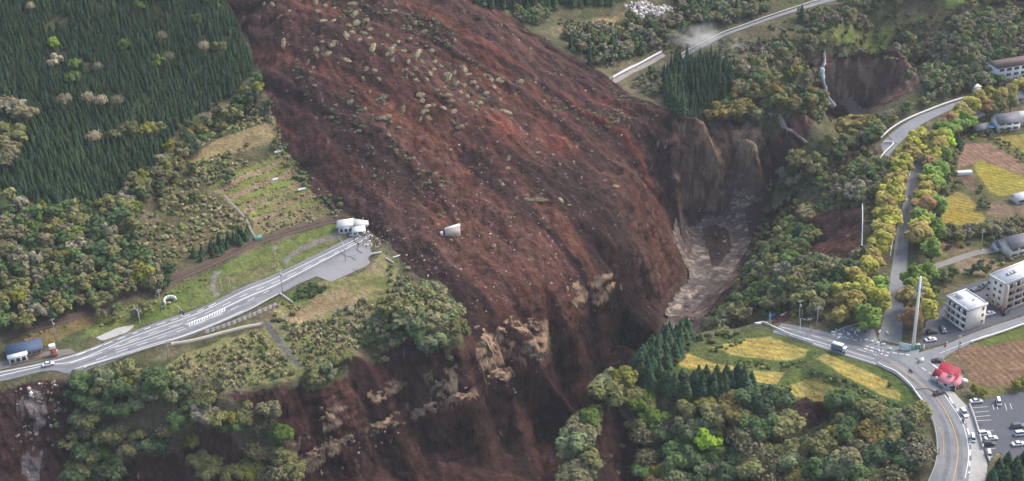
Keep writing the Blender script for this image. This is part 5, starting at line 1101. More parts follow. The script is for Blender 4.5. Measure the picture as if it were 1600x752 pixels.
# ---------------------------------------------------------------- cars
def car_proto(kind):
    t = empty('parked_car', (0, 0, 0)); L, Wd = {'sedan': (4.5, 1.74), 'van': (3.6, 1.5), 'wagon': (4.7, 1.78)}[kind]; h = {'sedan': 1.44, 'van': 1.85, 'wagon': 1.72}[kind]; a = L/2; w = Wd/2
    low = [(-a,.32),(-a+.1,.22),(a-.1,.22),(a,.34),(a-.02,.62),(a-.35 if kind != 'van' else a-.1,.80),(a-1.15 if kind != 'van' else a-.35,.93),(-a+.75 if kind == 'sedan' else -a+.08,.96),(-a+.02,.80)]
    b = MB().side(low, -w, w).part('body', M_car, t, .09)
    if kind == 'sedan': x0, x1, r0, r1 = -a+.75, a-1.2, -a+1.35, a-2.0
    elif kind == 'van': x0, x1, r0, r1 = -a+.06, a-.3, -a+.14, a-.75
    else: x0, x1, r0, r1 = -a+.1, a-1.15, -a+.4, a-1.9
    wt = w-.22; g = MB().hexa([(x0,-w+.05,.92),(x1,-w+.05,.92),(x1,w-.05,.92),(x0,w-.05,.92)], [(r0,-wt,h-.06),(r1,-wt,h-.06),(r1,wt,h-.06),(r0,wt,h-.06)]).part('window_band', M_glass, t, .04)
    MB().box(r0-.06, r1+.06, -wt-.02, wt+.02, h-.05, h+.02, .08, .06).part('roof', M_car, t, .03)
    for sx in (-1, 1):
        for sy in (-1, 1):
            x = sx*(a-.82 if kind != 'van' else a-.6); y = sy*(w-.10); k = MB().tube((x,y-.11,.31), (x,y+.11,.31), .31, .31, 14).part('wheel', M_tyre, t); MB().tube((x,y+sy*.112,.31), (x,y+sy*.125,.31), .19, .18, 10).part('rim', M_rim, k)
    for sy in (-1, 1):
        MB().box(a-.12, a+.015, sy*(w-.36)-.2, sy*(w-.36)+.2, .56, .72).part('headlight', M_lampg, t, .02); MB().box(-a-.012, -a+.1, sy*(w-.28)-.16, sy*(w-.28)+.16, .62, .82).part('tail_light', M_redl, t, .02)
        MB().box(x1-.35, x1-.15, sy*(w+.02)-.09, sy*(w+.02)+.09, .92, 1.06).part('mirror', M_car, t, .02)
    index_kids(t); return t
CARP = {}
def car(px, ang, kind, rgb, label, group, cat='car', dz=.13):
    if kind not in CARP: CARP[kind] = car_proto(kind); o = CARP[kind]
    else: o = copy_tree(CARP[kind])
    x, y, z = ground(*px); o.location = (x, y, z+dz); o.rotation_euler = (0, 0, ang); tag(o, label, cat, group)
    for c in o.children:
        if c.name.split('.')[0] in ('body', 'roof', 'mirror'): c.color = (*rgb, 1)
    return o
WHT, BLK, SIL, NAVY, GRYB = (.72,.72,.72), (.02,.021,.025), (.42,.43,.45), (.03,.045,.09), (.07,.09,.11)
road_a = dirpx((1468,628), (1489,668)); PK = 'cars in the car park'; RD = 'cars on the curved road'; AP = 'cars by the apartment blocks'
car((76,571), dirpx((60,574),(100,563)), 'sedan', WHT, 'white car at the broken edge of the left highway', None)
car((1467,616), dirpx((1455,618),(1475,611)), 'sedan', BLK, 'black car stopped across the curved road below the cafe', RD)
car((1506,648), road_a+.1, 'wagon', WHT, 'white car on the sidewalk beside the parked motorcycle', RD)
car((1520,688), dirpx((1518,678),(1522,698)), 'van', WHT, 'small white van on the sidewalk near the car park wall', RD)
car((1465,566), dirpx((1455,566),(1474,565)), 'sedan', BLK, 'dark car parked right beside the red roofed cafe', RD)
pa = dirpx((1530,640), (1556,637))
car((1525,629), pa, 'sedan', WHT, 'white car in the first bay at the top of the car park', PK)
car((1560,631), dirpx((1558,625),(1562,640)), 'van', WHT, 'white van alone in the upper middle of the car park', PK)
car((1537,680), pa, 'wagon', WHT, 'white estate car by the car park wall, behind the white saloon', PK)
car((1548,687), pa, 'sedan', WHT, 'white saloon between the estate car and the black car', PK)
car((1544,696), pa, 'wagon', BLK, 'black car in the row beside the car park wall', PK)
car((1545,713), dirpx((1544,705),(1547,722)), 'van', WHT, 'white van at the lower car park exit by the dark conifers', PK)
car((1590,668), pa, 'wagon', GRYB, 'blue grey car at the top of the right row in the car park', PK)
car((1595,680), pa, 'wagon', WHT, 'white car in the middle of the right row in the car park', PK)
car((1591,696), pa, 'sedan', WHT, 'white car at the bottom of the right row in the car park', PK)
ya = dirpx((1446,520), (1470,516))
car((1456,521), ya, 'wagon', BLK, 'black car in the yard left of the smaller apartment block', AP)
car((1454,533), ya, 'sedan', WHT, 'white car in the yard nearest the tall white pole', AP)
car((1473,517), dirpx((1470,510),(1478,524)), 'sedan', NAVY, 'dark blue car parked against the smaller apartment block', AP)
yb = dirpx((1508,462), (1518,455))
car((1513,460), yb, 'sedan', BLK, 'leftmost dark car behind the smaller apartment block', AP); car((1522,456), yb, 'wagon', GRYB, 'grey dark car second in the row behind the block', AP)
car((1533,451), yb, 'sedan', NAVY, 'dark blue car nearest the larger block in the back row', AP); car((1539,448), yb, 'van', GRYB, 'blue grey van squeezed by the wall of the larger block', AP)
car((1546,492), dirpx((1540,494),(1555,490)), 'sedan', WHT, 'white car between the two apartment blocks', AP); car((1571,491), dirpx((1566,496),(1578,487)), 'van', BLK, 'black van in front of the larger apartment block', AP)
# little blue and white truck stopped on the curved road
x, y, z = ground(1312, 549); t = empty('box_truck', (x, y, z+.12), dirpx((1312,550),(1335,556)), 'small box truck with pale roof stopped on the curved road above the paddies', 'truck')
MB().box(-3.1, 1.1, -1.0, 1.0, .75, 2.9, .02, .02).part('cargo_box', mat('dull blue panel', (.16,.19,.24), .5, 1, .1, 0, .4), t, .05); MB().box(-3.15, 1.15, -1.05, 1.05, 2.91, 3.0).part('roof', M_white, t)
MB().side([(1.2,.45),(2.75,.45),(2.8,1.2),(2.45,2.15),(1.2,2.2)], -.95, .95).part('cab', M_car, t, .08).color = (.7,.7,.7,1); MB().hexa([(2.52,-.8,1.35),(2.79,-.8,1.3),(2.79,.8,1.3),(2.52,.8,1.35)], [(2.35,-.7,2.1),(2.5,-.7,2.05),(2.5,.7,2.05),(2.35,.7,2.1)]).part('windscreen', M_glass, t)
MB().box(-3.1, 2.6, -.8, .8, .42, .74).part('chassis', M_tyre, t)
for sx in (-2.1, 2.0):
    for sy in (-1, 1): k = MB().tube((sx,sy*.85-.13,.4), (sx,sy*.85+.13,.4), .4, .4, 14).part('wheel', M_tyre, t); MB().tube((sx,sy*.98+.0,.4), (sx,sy*.995,.4), .22, .2, 10).part('rim', M_rim, k)
def motorbike(px, ang, label):
    x, y, z = ground(*px); t = empty('motorcycle', (x, y, z+.14), ang, label, 'motorcycle')
    for s in (-.65, .65): MB().tube((s,-.07,.31), (s,.07,.31), .31, .31, 14).part('wheel', M_tyre, t)
    MB().side([(-.75,.55),(-.3,.35),(.35,.35),(.55,.75),(.2,.92),(-.75,.85)], -.17, .17).part('body', M_tyre, t, .05); MB().box(-.75, .0, -.15, .15, .86, .98, .04, .03).part('seat', M_dark, t); MB().tube((.5,-.38,1.08), (.5,.38,1.08), .035, .035, 8).part('handlebar', M_steel, t); MB().tube((.65,0,.31), (.48,0,1.08), .045, .045, 8).part('fork', M_steel, t)
motorbike((1505,660), road_a, 'dark motorcycle on the sidewalk below the first white car'); motorbike((1423,582), dirpx((1403,575),(1440,602)), 'dark motorcycle alone on the orange line of the junction')
# person walking on the side road
def person(px, ang, label, top, legs):
    x, y, z = ground(*px); t = empty('person', (x, y, z+.12), ang, label, 'person'); me = bpy.data.meshes.new('body')
    J = {'pel':(0,0,.95,.15),'che':(.02,0,1.30,.17),'nec':(.03,0,1.50,.06),'hea':(.04,0,1.64,.105),'hl':(0,.10,.90,.10),'kl':(.16,.10,.50,.07),'al':(.22,.10,.08,.05),'tl':(.34,.10,.03,.045),'hr':(0,-.10,.90,.10),'kr':(-.08,-.10,.50,.07),'ar':(-.28,-.10,.10,.05),'tr':(-.17,-.10,.03,.045),
         'sl':(.02,.20,1.42,.065),'el':(-.08,.25,1.14,.045),'wl':(.02,.26,.88,.035),'sr':(.02,-.20,1.42,.065),'er':(.10,-.25,1.14,.045),'wr':(.24,-.24,.92,.035)}
    K = list(J); E = [('pel','che'),('che','nec'),('nec','hea'),('pel','hl'),('hl','kl'),('kl','al'),('al','tl'),('pel','hr'),('hr','kr'),('kr','ar'),('ar','tr'),('che','sl'),('sl','el'),('el','wl'),('che','sr'),('sr','er'),('er','wr')]
    me.from_pydata([J[k][:3] for k in K], [(K.index(a), K.index(b)) for a, b in E], []); o = link('body', me, mat('clothes', top, .85, 3, .2), t)
    m = o.modifiers.new('skin', 'SKIN'); me.skin_vertices.new() if not me.skin_vertices else None
    for k, v in zip(K, me.skin_vertices[0].data): v.radius = (J[k][3], J[k][3]); v.use_root = (k == 'pel')
    o.modifiers.new('sub', 'SUBSURF').levels = 1; o.modifiers['sub'].render_levels = 1
    v, f = ICO[2]; g = Geo(); g.add(v*np.array((.12,.115,.12))+np.array((.025,0,1.69)), f, 1); link('hair', geo_mesh('hair', g), mat('dark hair', (.02,.017,.015), .7, 8, .2), t)
person((1500,541), dirpx((1500,541),(1540,524)), 'person in dark clothes walking along the side road past the ploughed field', (.035,.035,.045), None)

# ---------------------------------------------------------------- buildings
def facade_window(parent, x0, x1, z0, z1, y, m=None, axis='x', name='window', sill=True):
    """a recess-coloured pane in a proud frame; axis x: the wall lies along x at y (facing -y); axis y: along y at x=y (facing -x)"""
    def bx(a0, a1, d0, d1, c0, c1): return MB().box(a0, a1, d0, d1, c0, c1) if axis == 'x' else MB().box(d0, d1, a0, a1, c0, c1)
    f = bx(x0-.08, x1+.08, y-.06, y-.004, z0-.08, z1+.08).part(name, M_white, parent); bx(x0, x1, y-.085, y-.062, z0, z1).part('pane', m or M_glass, f)
    if sill: bx(x0-.15, x1+.15, y-.18, y-.064, z0-.2, z0-.09).part('sill', M_concw, f)
    return f
# smaller block: three storeys; local x along the lit right face, y along the left face
c0, cx_, cy_ = at(1509,517,0), at(1537,507,0), at(1474,500,0); az = math.atan2(cx_[1]-c0[1], cx_[0]-c0[0]); LX = float(np.linalg.norm((cx_-c0)[:2])); LY = float(np.linalg.norm((cy_-c0)[:2])); LX, LY = LX+.3, LY+1.2; Hh = 8.6
t = empty('apartment_building', (*c0[:2], .05), az, 'three storey cream apartment block beside the side road', 'building', None)
MB().box(0, LX, 0, LY, -.5, Hh).part('wall', M_wallw, t); r = MB().box(-.35, LX+.3, -.3, LY+.35, Hh+.004, Hh+.45).part('roof', M_roofg, t)
for a in [(-.35,LX+.3,-.3,-.05),(-.35,LX+.3,LY+.1,LY+.35),(-.35,-.1,-.05,LY+.1),(LX+.05,LX+.3,-.05,LY+.1)]: MB().box(*a, Hh+.453, Hh+.85).part('parapet', M_wallg, r)
MB().box(LX*.3, LX*.55, LY*.65, LY*.9, Hh+.453, Hh+1.7).part('stair_head', M_wallg, r); MB().tube((LX*.75,LY*.4,Hh+.453), (LX*.75,LY*.4,Hh+1.2), .5, .5, 12).part('water_tank', M_white, r)
for fl in range(3):
    z = fl*2.85+.25
    s = MB().box(-1.25, -.004, .3, LY-.2, z-.12, z+.05).part('balcony', M_wallg, t); MB().box(-1.28, -1.14, .3, LY-.2, z+.052, z+1.0).part('balustrade', M_wallg, s)
    for k in range(4):
        y0 = .7+k*(LY-1.0)/4; facade_window(t, y0, y0+(LY-1.0)/4-.9, z+.15, z+2.25, 0, M_dark, 'y', sill=False)
        if k: MB().box(-1.13, -.09, y0-.5, y0-.38, z+.053, z+2.55).part('partition', M_wallg, s)
    facade_window(t, LX-2.0, LX-1.0, z+1.0, z+2.1, 0)
# larger block: four storeys
c0, cx_, cy_ = at(1565,486,0), at(1612,467,0), at(1541,474,0); az = math.atan2(cx_[1]-c0[1], cx_[0]-c0[0]); LX, LY, Hh = 21.0, float(np.linalg.norm((cy_-c0)[:2]))+.6, 11.6
t = empty('apartment_building', (*c0[:2], .05), az, 'four storey cream apartment block with open balconies at the right edge', 'building', None)
MB().box(0, LX, 0, LY, -.5, Hh).part('wall', M_wallw, t); r = MB().box(-.3, LX+.3, -.4, LY+.3, Hh+.004, Hh+.45).part('roof', M_roofg, t)
for a in [(-.3,LX+.3,-.4,-.15),(-.3,LX+.3,LY+.05,LY+.3),(-.3,-.05,-.15,LY+.05)]: MB().box(*a, Hh+.453, Hh+.85).part('parapet', M_wallg, r)
for k in range(3): MB().box(5+k*1.6, 6.1+k*1.6, LY*.45, LY*.6, Hh+.453, Hh+1.3).part('roof_unit', M_steel, r)
for fl in range(4):
    z = fl*2.85+.3
    s = MB().box(.8, LX-.3, -1.5, -.004, z-.14, z+.04).part('balcony', M_wallw, t); MB().box(.8, LX-.3, -1.53, -1.40, z+.042, z+.98).part('balustrade', M_balc, s)
    for k in range(5):
        x0 = 1.2+k*3.95; MB().box(x0-.42, x0-.30, -1.39, -.09, z+.043, z+2.68).part('partition', M_wallw, s); facade_window(t, x0+.1, x0+2.9, z+.1, z+2.25, 0, M_dark, sill=False)
    for k in (0, 1): facade_window(t, 1.4+k*2.6, 2.6+k*2.6, z+1.0, z+2.1, 0, None, 'y')
    s = MB().box(-.9, -.004, LY-1.3, LY-.1, z-.12, z+.05).part('side_landing', M_wallg, t); MB().box(-.93, -.8, LY-1.3, LY-.1, z+.052, z+.95).part('balustrade', M_dark, s)
MB().box(.02, .7, -1.5, -.004, -.4, Hh-.02).part('stair_tower', M_balc, t)

def gable(t, x0, x1, y0, y1, hw, hr, mw, mr, ov=.5, ridge='x', name='roof'):
    """walls with gable ends and a pitched roof"""
    if ridge == 'x':
        m = (y0+y1)/2; MB().box(x0, x1, y0, y1, -.4, hw).part('wall', mw, t)
        for xx in (x0, x1-.2): MB().hexa([(xx,y0+.05,hw+.003),(xx+.2,y0+.05,hw+.003),(xx+.2,y1-.05,hw+.003),(xx,y1-.05,hw+.003)], [(xx,m-.05,hr-.1),(xx+.2,m-.05,hr-.1),(xx+.2,m+.05,hr-.1),(xx,m+.05,hr-.1)]).part('gable_end', mw, t)
        b = MB(); dz = (hr-hw)/(m-y0)*ov
        b.hexa([(x0-ov,y0-ov,hw-dz),(x1+ov,y0-ov,hw-dz),(x1+ov,m,hr),(x0-ov,m,hr)], [(x0-ov,y0-ov,hw-dz+.22),(x1+ov,y0-ov,hw-dz+.22),(x1+ov,m,hr+.22),(x0-ov,m,hr+.22)])
        b.hexa([(x0-ov,m+.003,hr),(x1+ov,m+.003,hr),(x1+ov,y1+ov,hw-dz),(x0-ov,y1+ov,hw-dz)], [(x0-ov,m+.003,hr+.22),(x1+ov,m+.003,hr+.22),(x1+ov,y1+ov,hw-dz+.22),(x0-ov,y1+ov,hw-dz+.22)])
        return b.part(name, mr, t)
    m = (x0+x1)/2; MB().box(x0, x1, y0, y1, -.4, hw).part('wall', mw, t)
    for yy in (y0, y1-.2): MB().hexa([(x0+.05,yy,hw+.003),(x1-.05,yy,hw+.003),(x1-.05,yy+.2,hw+.003),(x0+.05,yy+.2,hw+.003)], [(m-.05,yy,hr-.1),(m+.05,yy,hr-.1),(m+.05,yy+.2,hr-.1),(m-.05,yy+.2,hr-.1)]).part('gable_end', mw, t)
    b = MB(); dz = (hr-hw)/(m-x0)*ov
    b.hexa([(x0-ov,y0-ov,hw-dz),(m,y0-ov,hr),(m,y1+ov,hr),(x0-ov,y1+ov,hw-dz)], [(x0-ov,y0-ov,hw-dz+.22),(m,y0-ov,hr+.22),(m,y1+ov,hr+.22),(x0-ov,y1+ov,hw-dz+.22)])
    b.hexa([(m+.003,y0-ov,hr),(x1+ov,y0-ov,hw-dz),(x1+ov,y1+ov,hw-dz),(m+.003,y1+ov,hr)], [(m+.003,y0-ov,hr+.22),(x1+ov,y0-ov,hw-dz+.22),(x1+ov,y1+ov,hw-dz+.22),(m+.003,y1+ov,hr+.22)])
    return b.part(name, mr, t)
# house with blue roof by the highway
x, y, z = ground(15, 566); a = dirpx((15,566), (68,553))
t = empty('house', (x, y, z), a, 'low house with blue tiled roof and white front beside the left highway', 'house')
gable(t, 0, 12.5, 0.5, 7.0, 2.8, 5.0, M_wood, M_blueroof, .6)
MB().hexa([(-.2,-1.6,-.3),(6.6,-1.6,-.3),(6.6,.49,-.3),(-.2,.49,-.3)], [(-.2,-1.6,2.3),(6.6,-1.6,2.6),(6.6,.49,2.75),(-.2,.49,2.6)]).part('front_porch', M_white, t)
MB().hexa([(-.5,-2.0,2.45),(7.0,-2.0,2.75),(7.0,.2,2.95),(-.5,.2,2.8)], [(-.5,-2.0,2.65),(7.0,-2.0,2.95),(7.0,.2,3.15),(-.5,.2,3.0)]).part('porch_roof', M_white, t)
for k in range(3): facade_window(t, .5+k*2.1, 1.9+k*2.1, .3, 1.9, -1.6, M_dark)
for k in range(3): facade_window(t, 7.2+k*1.8, 8.4+k*1.8, .9, 2.0, .5, M_glass)
MB().box(7.2, 12.8, -2.0, .0, -.2, .25).part('deck', M_wood, t)
for k in range(7): MB().box(7.25+k*.9, 7.4+k*.9, -2.0, -1.88, .252, 1.1).part('deck_post', M_wood, t)
x, y, z = ground(52, 565); t = empty('timber_fence', (x, y, z), a, 'brown timber fence between the blue roofed house and the road', 'fence')
MB().box(-8, 6, -.06, .06, .75, .95).part('rail', M_wood, t)
MB().box(-8, 6, -.06, .06, .3, .5).part('rail', M_wood, t)
for k in range(8): MB().box(-8+k*2-.07, -8+k*2+.07, .062, .2, -.3, 1.1).part('post', M_wood, t)
x, y, z = ground(85, 556); t = empty('sign_tower', (x, y, z), a, 'red sign tower with a white top beside the blue roofed house', 'sign')
MB().box(-1.2, 1.0, -.9, .9, -.4, 3.6, .08, .08).part('tower_body', M_red, t); MB().box(-1.3, 1.1, -1.0, 1.0, 3.603, 5.0).part('sign_box', M_white, t, .06); MB().box(-1.5, 1.3, -1.3, -.9, .8, 1.6).part('counter', M_wood, t); MB().box(1.05, 1.5, -.95, -.6, 1.2, 3.0).part('side_panel', M_white, t)
# crushed roadside building where the slide crosses the highway
x, y, z = ground(548, 360); a = dirpx((530,368), (572,352)); t = empty('crushed_building', (x, y, z), a-.35, 'crushed white roofed roadside building at the edge of the slide', 'building')
MB().box(-5.2, 1.2, -2.4, 2.2, -.6, 3.2, .1, .1).part('wall', M_wallg, t); MB().hexa([(-5.8,-3.0,3.2),(1.4,-2.7,3.5),(1.6,2.6,4.2),(-5.6,2.5,3.8)], [(-5.8,-3.0,3.5),(1.4,-2.7,3.8),(1.6,2.6,4.5),(-5.6,2.5,4.1)]).part('roof_slab', M_roofg, t)
MB().hexa([(1.2,-2.4,3.4),(8.0,-.8,2.2),(7.8,2.2,2.6),(1.2,2.6,4.0)], [(1.2,-2.4,3.7),(8.0,-.8,2.5),(7.8,2.2,2.9),(1.2,2.6,4.3)]).part('fallen_roof_slab', M_roofg, t, )
MB().hexa([(.5,-5.4,1.6),(6.6,-4.6,1.4),(6.4,-1.8,2.6),(.8,-2.2,2.9)], [(.5,-5.4,1.85),(6.6,-4.6,1.65),(6.4,-1.8,2.85),(.8,-2.2,3.15)]).part('canopy', M_white, t)
for px_ in [(1.0,-5.0),(3.0,-4.8),(5.8,-4.5),(2.2,-2.6)]: MB().box(px_[0]-.22, px_[0]+.22, px_[1]-.2, px_[1]+.2, -.6, 1.7).part('column', M_wallg, t)
for k in range(3): facade_window(t, -4.4+k*1.9, -3.2+k*1.9, .8, 2.2, -2.3, M_dark)
MB().box(1.25, 6, -1.7, 1.8, -.6, 1.3, .3, .2).part('inner_wall', M_dark, t)
# wrecked pale building carried down in the middle of the slide
x, y, z = ground(706, 367); t = empty('wrecked_building', (x, y, z+.5), .2, 'pale wrecked building lying on its side in the middle of the slide', 'building'); t.scale = (.8,.8,.8)
b = MB(); M_pale = mat('pale wall boards', (.66,.55,.44), .8, .9, .14, .02, .2)
b.hexa([(-3.6,-1.5,-1.6),(4.6,-1.5,-1.2),(4.6,1.3,-1.2),(-3.6,1.3,-1.6)], [(-3.5,-.8,3.4),(4.6,-.9,4.6),(4.4,1.1,4.4),(-3.3,1.0,2.8)]).part('wall', M_pale, t)
for k in range(6): MB().hexa([(-3.0+k*1.3,-1.56,.1),(-2.85+k*1.3,-1.56,.1),(-2.85+k*1.3,-1.44,.1),(-3.0+k*1.3,-1.44,.1)], [(-2.9+k*1.3,-.78,2.95+k*.22),(-2.75+k*1.3,-.78,2.95+k*.22),(-2.75+k*1.3,-.62,2.9+k*.22),(-2.9+k*1.3,-.62,2.9+k*.22)]).part('batten', M_white, t)
MB().hexa([(-3.8,-1.0,3.42),(4.8,-1.2,4.65),(4.7,1.4,4.55),(-3.6,1.3,3.3)], [(-3.8,-1.0,3.6),(4.8,-1.2,4.85),(4.7,1.4,4.75),(-3.6,1.3,3.5)]).part('roof_edge', M_white, t)
MB().hexa([(-6.2,-.9,.4),(-4.6,-1.1,.2),(-4.4,.8,.2),(-6.0,.8,.4)], [(-6.4,-.5,2.0),(-4.9,-.6,2.2),(-4.7,.7,2.1),(-6.2,.6,1.9)]).part('torn_wall', M_white, t)
# red roofed cafe
x, y, z = ground(1497, 600); a = dirpx((1490,604), (1508,590)); t = empty('cafe_building', (x, y, z), a, 'cafe with steep red roof and pink porch at the junction corner', 'building'); t.scale = (.86,.86,.86)
gable(t, -2.2, 4.2, 0.6, 8.4, 3.0, 6.8, M_wallw, M_redroof, .7, 'y')
rr = MB(); rr.hexa([(-6.6,.4,2.35),(-2.25,.4,4.1),(-2.25,6.2,4.1),(-6.6,6.2,2.35)], [(-6.6,.4,2.6),(-2.25,.4,4.4),(-2.25,6.2,4.4),(-6.6,6.2,2.6)]); rr.part('side_roof', M_pinkroof, t); MB().box(-6.0, -2.21, .9, 5.8, -.4, 2.5).part('side_wing', M_wallw, t)
MB().hexa([(-5.6,-2.3,2.1),(1.4,-2.3,2.1),(1.4,.39,3.2),(-5.6,.39,3.2)], [(-5.6,-2.3,2.32),(1.4,-2.3,2.32),(1.4,.39,3.45),(-5.6,.39,3.45)]).part('porch_roof', M_pinkroof, t)
for xx in (-5.2, -3.0, -.9, 1.1): MB().box(xx-.12, xx+.12, -2.0, -1.78, -.4, 2.15).part('porch_post', M_white, t)
MB().hexa([(-5.4,6.21,2.4),(-.8,6.21,2.4),(-.8,9.6,2.4),(-5.4,9.6,2.4)], [(-3.3,6.4,5.2),(-2.9,6.4,5.2),(-2.9,9.2,5.2),(-3.3,9.2,5.2)]).part('hipped_roof', M_redroof, t); MB().box(-5.0, -2.21, 6.22, 9.2, -.4, 2.38).part('rear_wing', M_wallw, t)
d = MB().box(-2.9, -1.7, 1.6, 3.2, 4.0, 5.2).part('dormer', M_white, t); MB().box(-3.05, -1.5, 1.45, 3.35, 5.205, 5.4).part('dormer_roof', M_redroof, d)
for k in range(2): facade_window(t, -1.6+k*3.0, .2+k*3.0, .8, 2.2, .6)
facade_window(t, 1.6, 3.2, .9, 2.3, -6.0, None, 'y'); MB().box(-.15, .75, .50, .59, -.1, 2.0).part('door', M_wood, t)
for p, r_, nm in [((1463,598),.9,'left'),((1478,604),1.0,'middle'),((1486,607),1.1,'right'),((1505,602),1.2,'far right')]:
    X, Y, Z = ground(*p); t2 = empty('garden_parasol', (X, Y, Z+.1), 0, f'white garden parasol outside the red roofed cafe, {nm} of four', 'parasol', 'white parasols outside the cafe'); MB().tube((0,0,0), (0,0,2.3), .05, .04, 8).part('pole', M_steel, t2); MB().tube((0,0,1.9), (0,0,2.6), 1.35*r_, .05, 10).part('canopy', M_white, t2)
# farmhouses, barns and the school on the right
def house(px, rz, L, D, hw, hr, mr, label, mw=None, ridge='x', wins=3, name='farmhouse'):
    x, y, z = ground(*px); t = empty(name, (x, y, z), rz, label, 'house'); gable(t, -L/2, L/2, 0, D, hw, hr, mw or M_wallg, mr, .6, ridge)
    fl = 2 if hw > 4.2 else 1
    for f in range(fl):
        for k in range(wins): x0 = -L/2+.8+k*(L-.8)/wins; facade_window(t, x0, x0+(L-.8)/wins-1.0, .8+f*2.6, 2.0+f*2.6, 0)
    MB().box(-L/2+.3, -L/2+1.4, -.09, -.004, 0, .6).part('doorstep', M_concw, t); return t
t = house((1576,205), .15, 11, 8, 4.6, 7.4, M_greyroof, 'two storey house with grey hipped roof beyond the brown field'); o = MB().box(-10, -5.9, .5, 4, 2.3, 2.5).part('carport_roof', M_blue, t); 
for xx in (-9.7, -6.2): MB().box(xx-.08, xx+.08, .6, .76, -.3, 2.29).part('carport_post', M_steel, t)
house((1602,196), .1, 10, 6, 4.2, 6, M_roofg, 'white walled house cut by the right edge behind the grey roofed house')
house((1537,208), .3, 8, 5, 2.2, 3.6, M_greyroof, 'low grey shed among debris at the corner of the brown field', M_wood, 'x', 2, 'shed')
house((1597,400), .35, 12, 8, 5.0, 7.6, M_greyroof, 'two storey farmhouse with dark tiled roof above the larger apartment block', M_wallw)
house((1566,392), .35, 5, 4, 2.6, 4.0, M_greyroof, 'small white storehouse beside the dark tiled farmhouse', M_wallg, 'x', 1, 'storehouse')
house((1600,318), .3, 7, 5, 2.4, 3.6, M_roofg, 'white roofed barn at the right edge beside the bare paddy', M_wallg, 'x', 1, 'barn')
house((1590,438), .35, 12, 6, 2.2, 3.2, M_roofg, 'long white roofed shed directly behind the larger apartment block', M_wallg, 'x', 2, 'shed')
slab((1506,273), .05, 7, 2.2, 1.6, 'white tarpaulin covered stack on the small dark plot', 'stack', M_white, 'covered_stack', 0)
x, y, z = ground(1524, 143); t = empty('roadside_hut', (x, y, z), .3, 'tiny white hut at the far end of the bridge road', 'hut'); MB().box(-2, 2, -1.5, 1.5, -.4, 2.8).part('wall', M_white, t); MB().box(-2.3, 2.3, -1.8, 1.8, 2.81, 3.1, .1, .1).part('roof', M_roofg, t)
x, y, z = ground(1556, 132); a = .25; t = empty('school_building', (x, y, z), a, 'long white three storey building with brown roof in the far right woods', 'building')
MB().box(0, 34, 0, 9, -3, 8.6).part('wall', M_wallg, t); rf = MB().hexa([(-.8,-.9,8.603),(34.8,-.9,8.603),(34.8,9.9,8.603),(-.8,9.9,8.603)], [(1,4,10.4),(33,4,10.4),(33,5,10.4),(1,5,10.4)]).part('roof', M_brownroof, t)
MB().box(-5, -.01, 2, 8, -3, 6).part('side_wing', M_wallg, t)
for f in range(3):
    for k in range(8): facade_window(t, 1.2+k*4.1, 3.8+k*4.1, .9+f*2.8, 2.3+f*2.8, 0)
x, y, z = ground(1604, 154); house((1606,158), .3, 12, 7, 3, 5, M_roofg, 'pale roofed house below the white school building')
# greenhouse frame pieces and small pale things in the fields
for p, L, lab in [((437,237),5,'white plastic sheet at the top of the terraced field'),((472,296),4,'white plastic sheet on the lower terraced strip beside the slide'),((430,281),3,'pale green netting heap in the middle of the terraced field')]:
    x, y, z = ground(*p); o = MB().hexa([(-L/2,-.7,0),(L/2,-.5,0),(L/2,.6,0),(-L/2,.8,0)], [(-L/2+.3,-.5,.5),(L/2-.4,-.3,.8),(L/2-.3,.4,.6),(-L/2+.4,.6,.45)]).part('plastic_sheet', M_signg if 'green' in lab else M_white, None, .06); o.location = (x, y, z+.05); o.rotation_euler = (0, 0, .5); tag(o, lab, 'plastic sheet')
x, y, z = ground(404, 375); t = empty('water_tank', (x, y, z), .4, 'teal water tank at the end of the pale path by the railway', 'water tank'); MB().box(-1.8, 1.8, -1.1, 1.1, 0, 1.6, .1, .1).part('tank_body', M_greenp, t, .08); MB().box(-.5, .5, -.4, .4, 1.603, 1.8).part('lid', M_steel, t)
marks('footpath', [([(350,305),(362,318),(374,330),(384,342),(391,356),(399,370),(408,377)], 1.0, None, .12)], bpy.data.materials['pale lane'])

# ---------------------------------------------------------------- turf clumps, boulders and wreckage on the slide
M_turf = mat('dry turf clump', (1, 1, 1), .95, .9, .30, .25, .08, objcol=True, attr=True)
def turf_mesh(seed):
    rg = np.random.default_rng(seed); v, f = ICO[2]; k = 1+.28*rg.normal(size=(len(v), 1))*.6; g = Geo(); an_ = np.arctan2(v[:,1:2], v[:,:1]); V = v*k*(1+.13*np.sin(2*an_+seed)+.10*np.sin(5*an_+2*seed)+.08*np.sin(9*an_))*np.array((1, rg.uniform(.5,.85), .30)); V[:, 2] += .05; g.add(V, f, .9)
    d = unit(rg.normal(size=(150, 3))); d[:, 2] = abs(d[:, 2]); p = d*np.array((.95, .62, .34))*(1+.13*np.sin(2*np.arctan2(d[:,1:2], d[:,:1])+seed)); n = unit(d+.6*rg.normal(size=d.shape)); Vq, Q = leaf_quads(p, n, .24, rg, 1.5); g.add(Vq, Q, np.repeat(rg.uniform(.65, 1.3, (150, 1)), 4, 0)*np.ones(3)); me = geo_mesh('turf_clump', g); me.materials.append(M_turf); return me
TM = [turf_mesh(i) for i in range(6)]
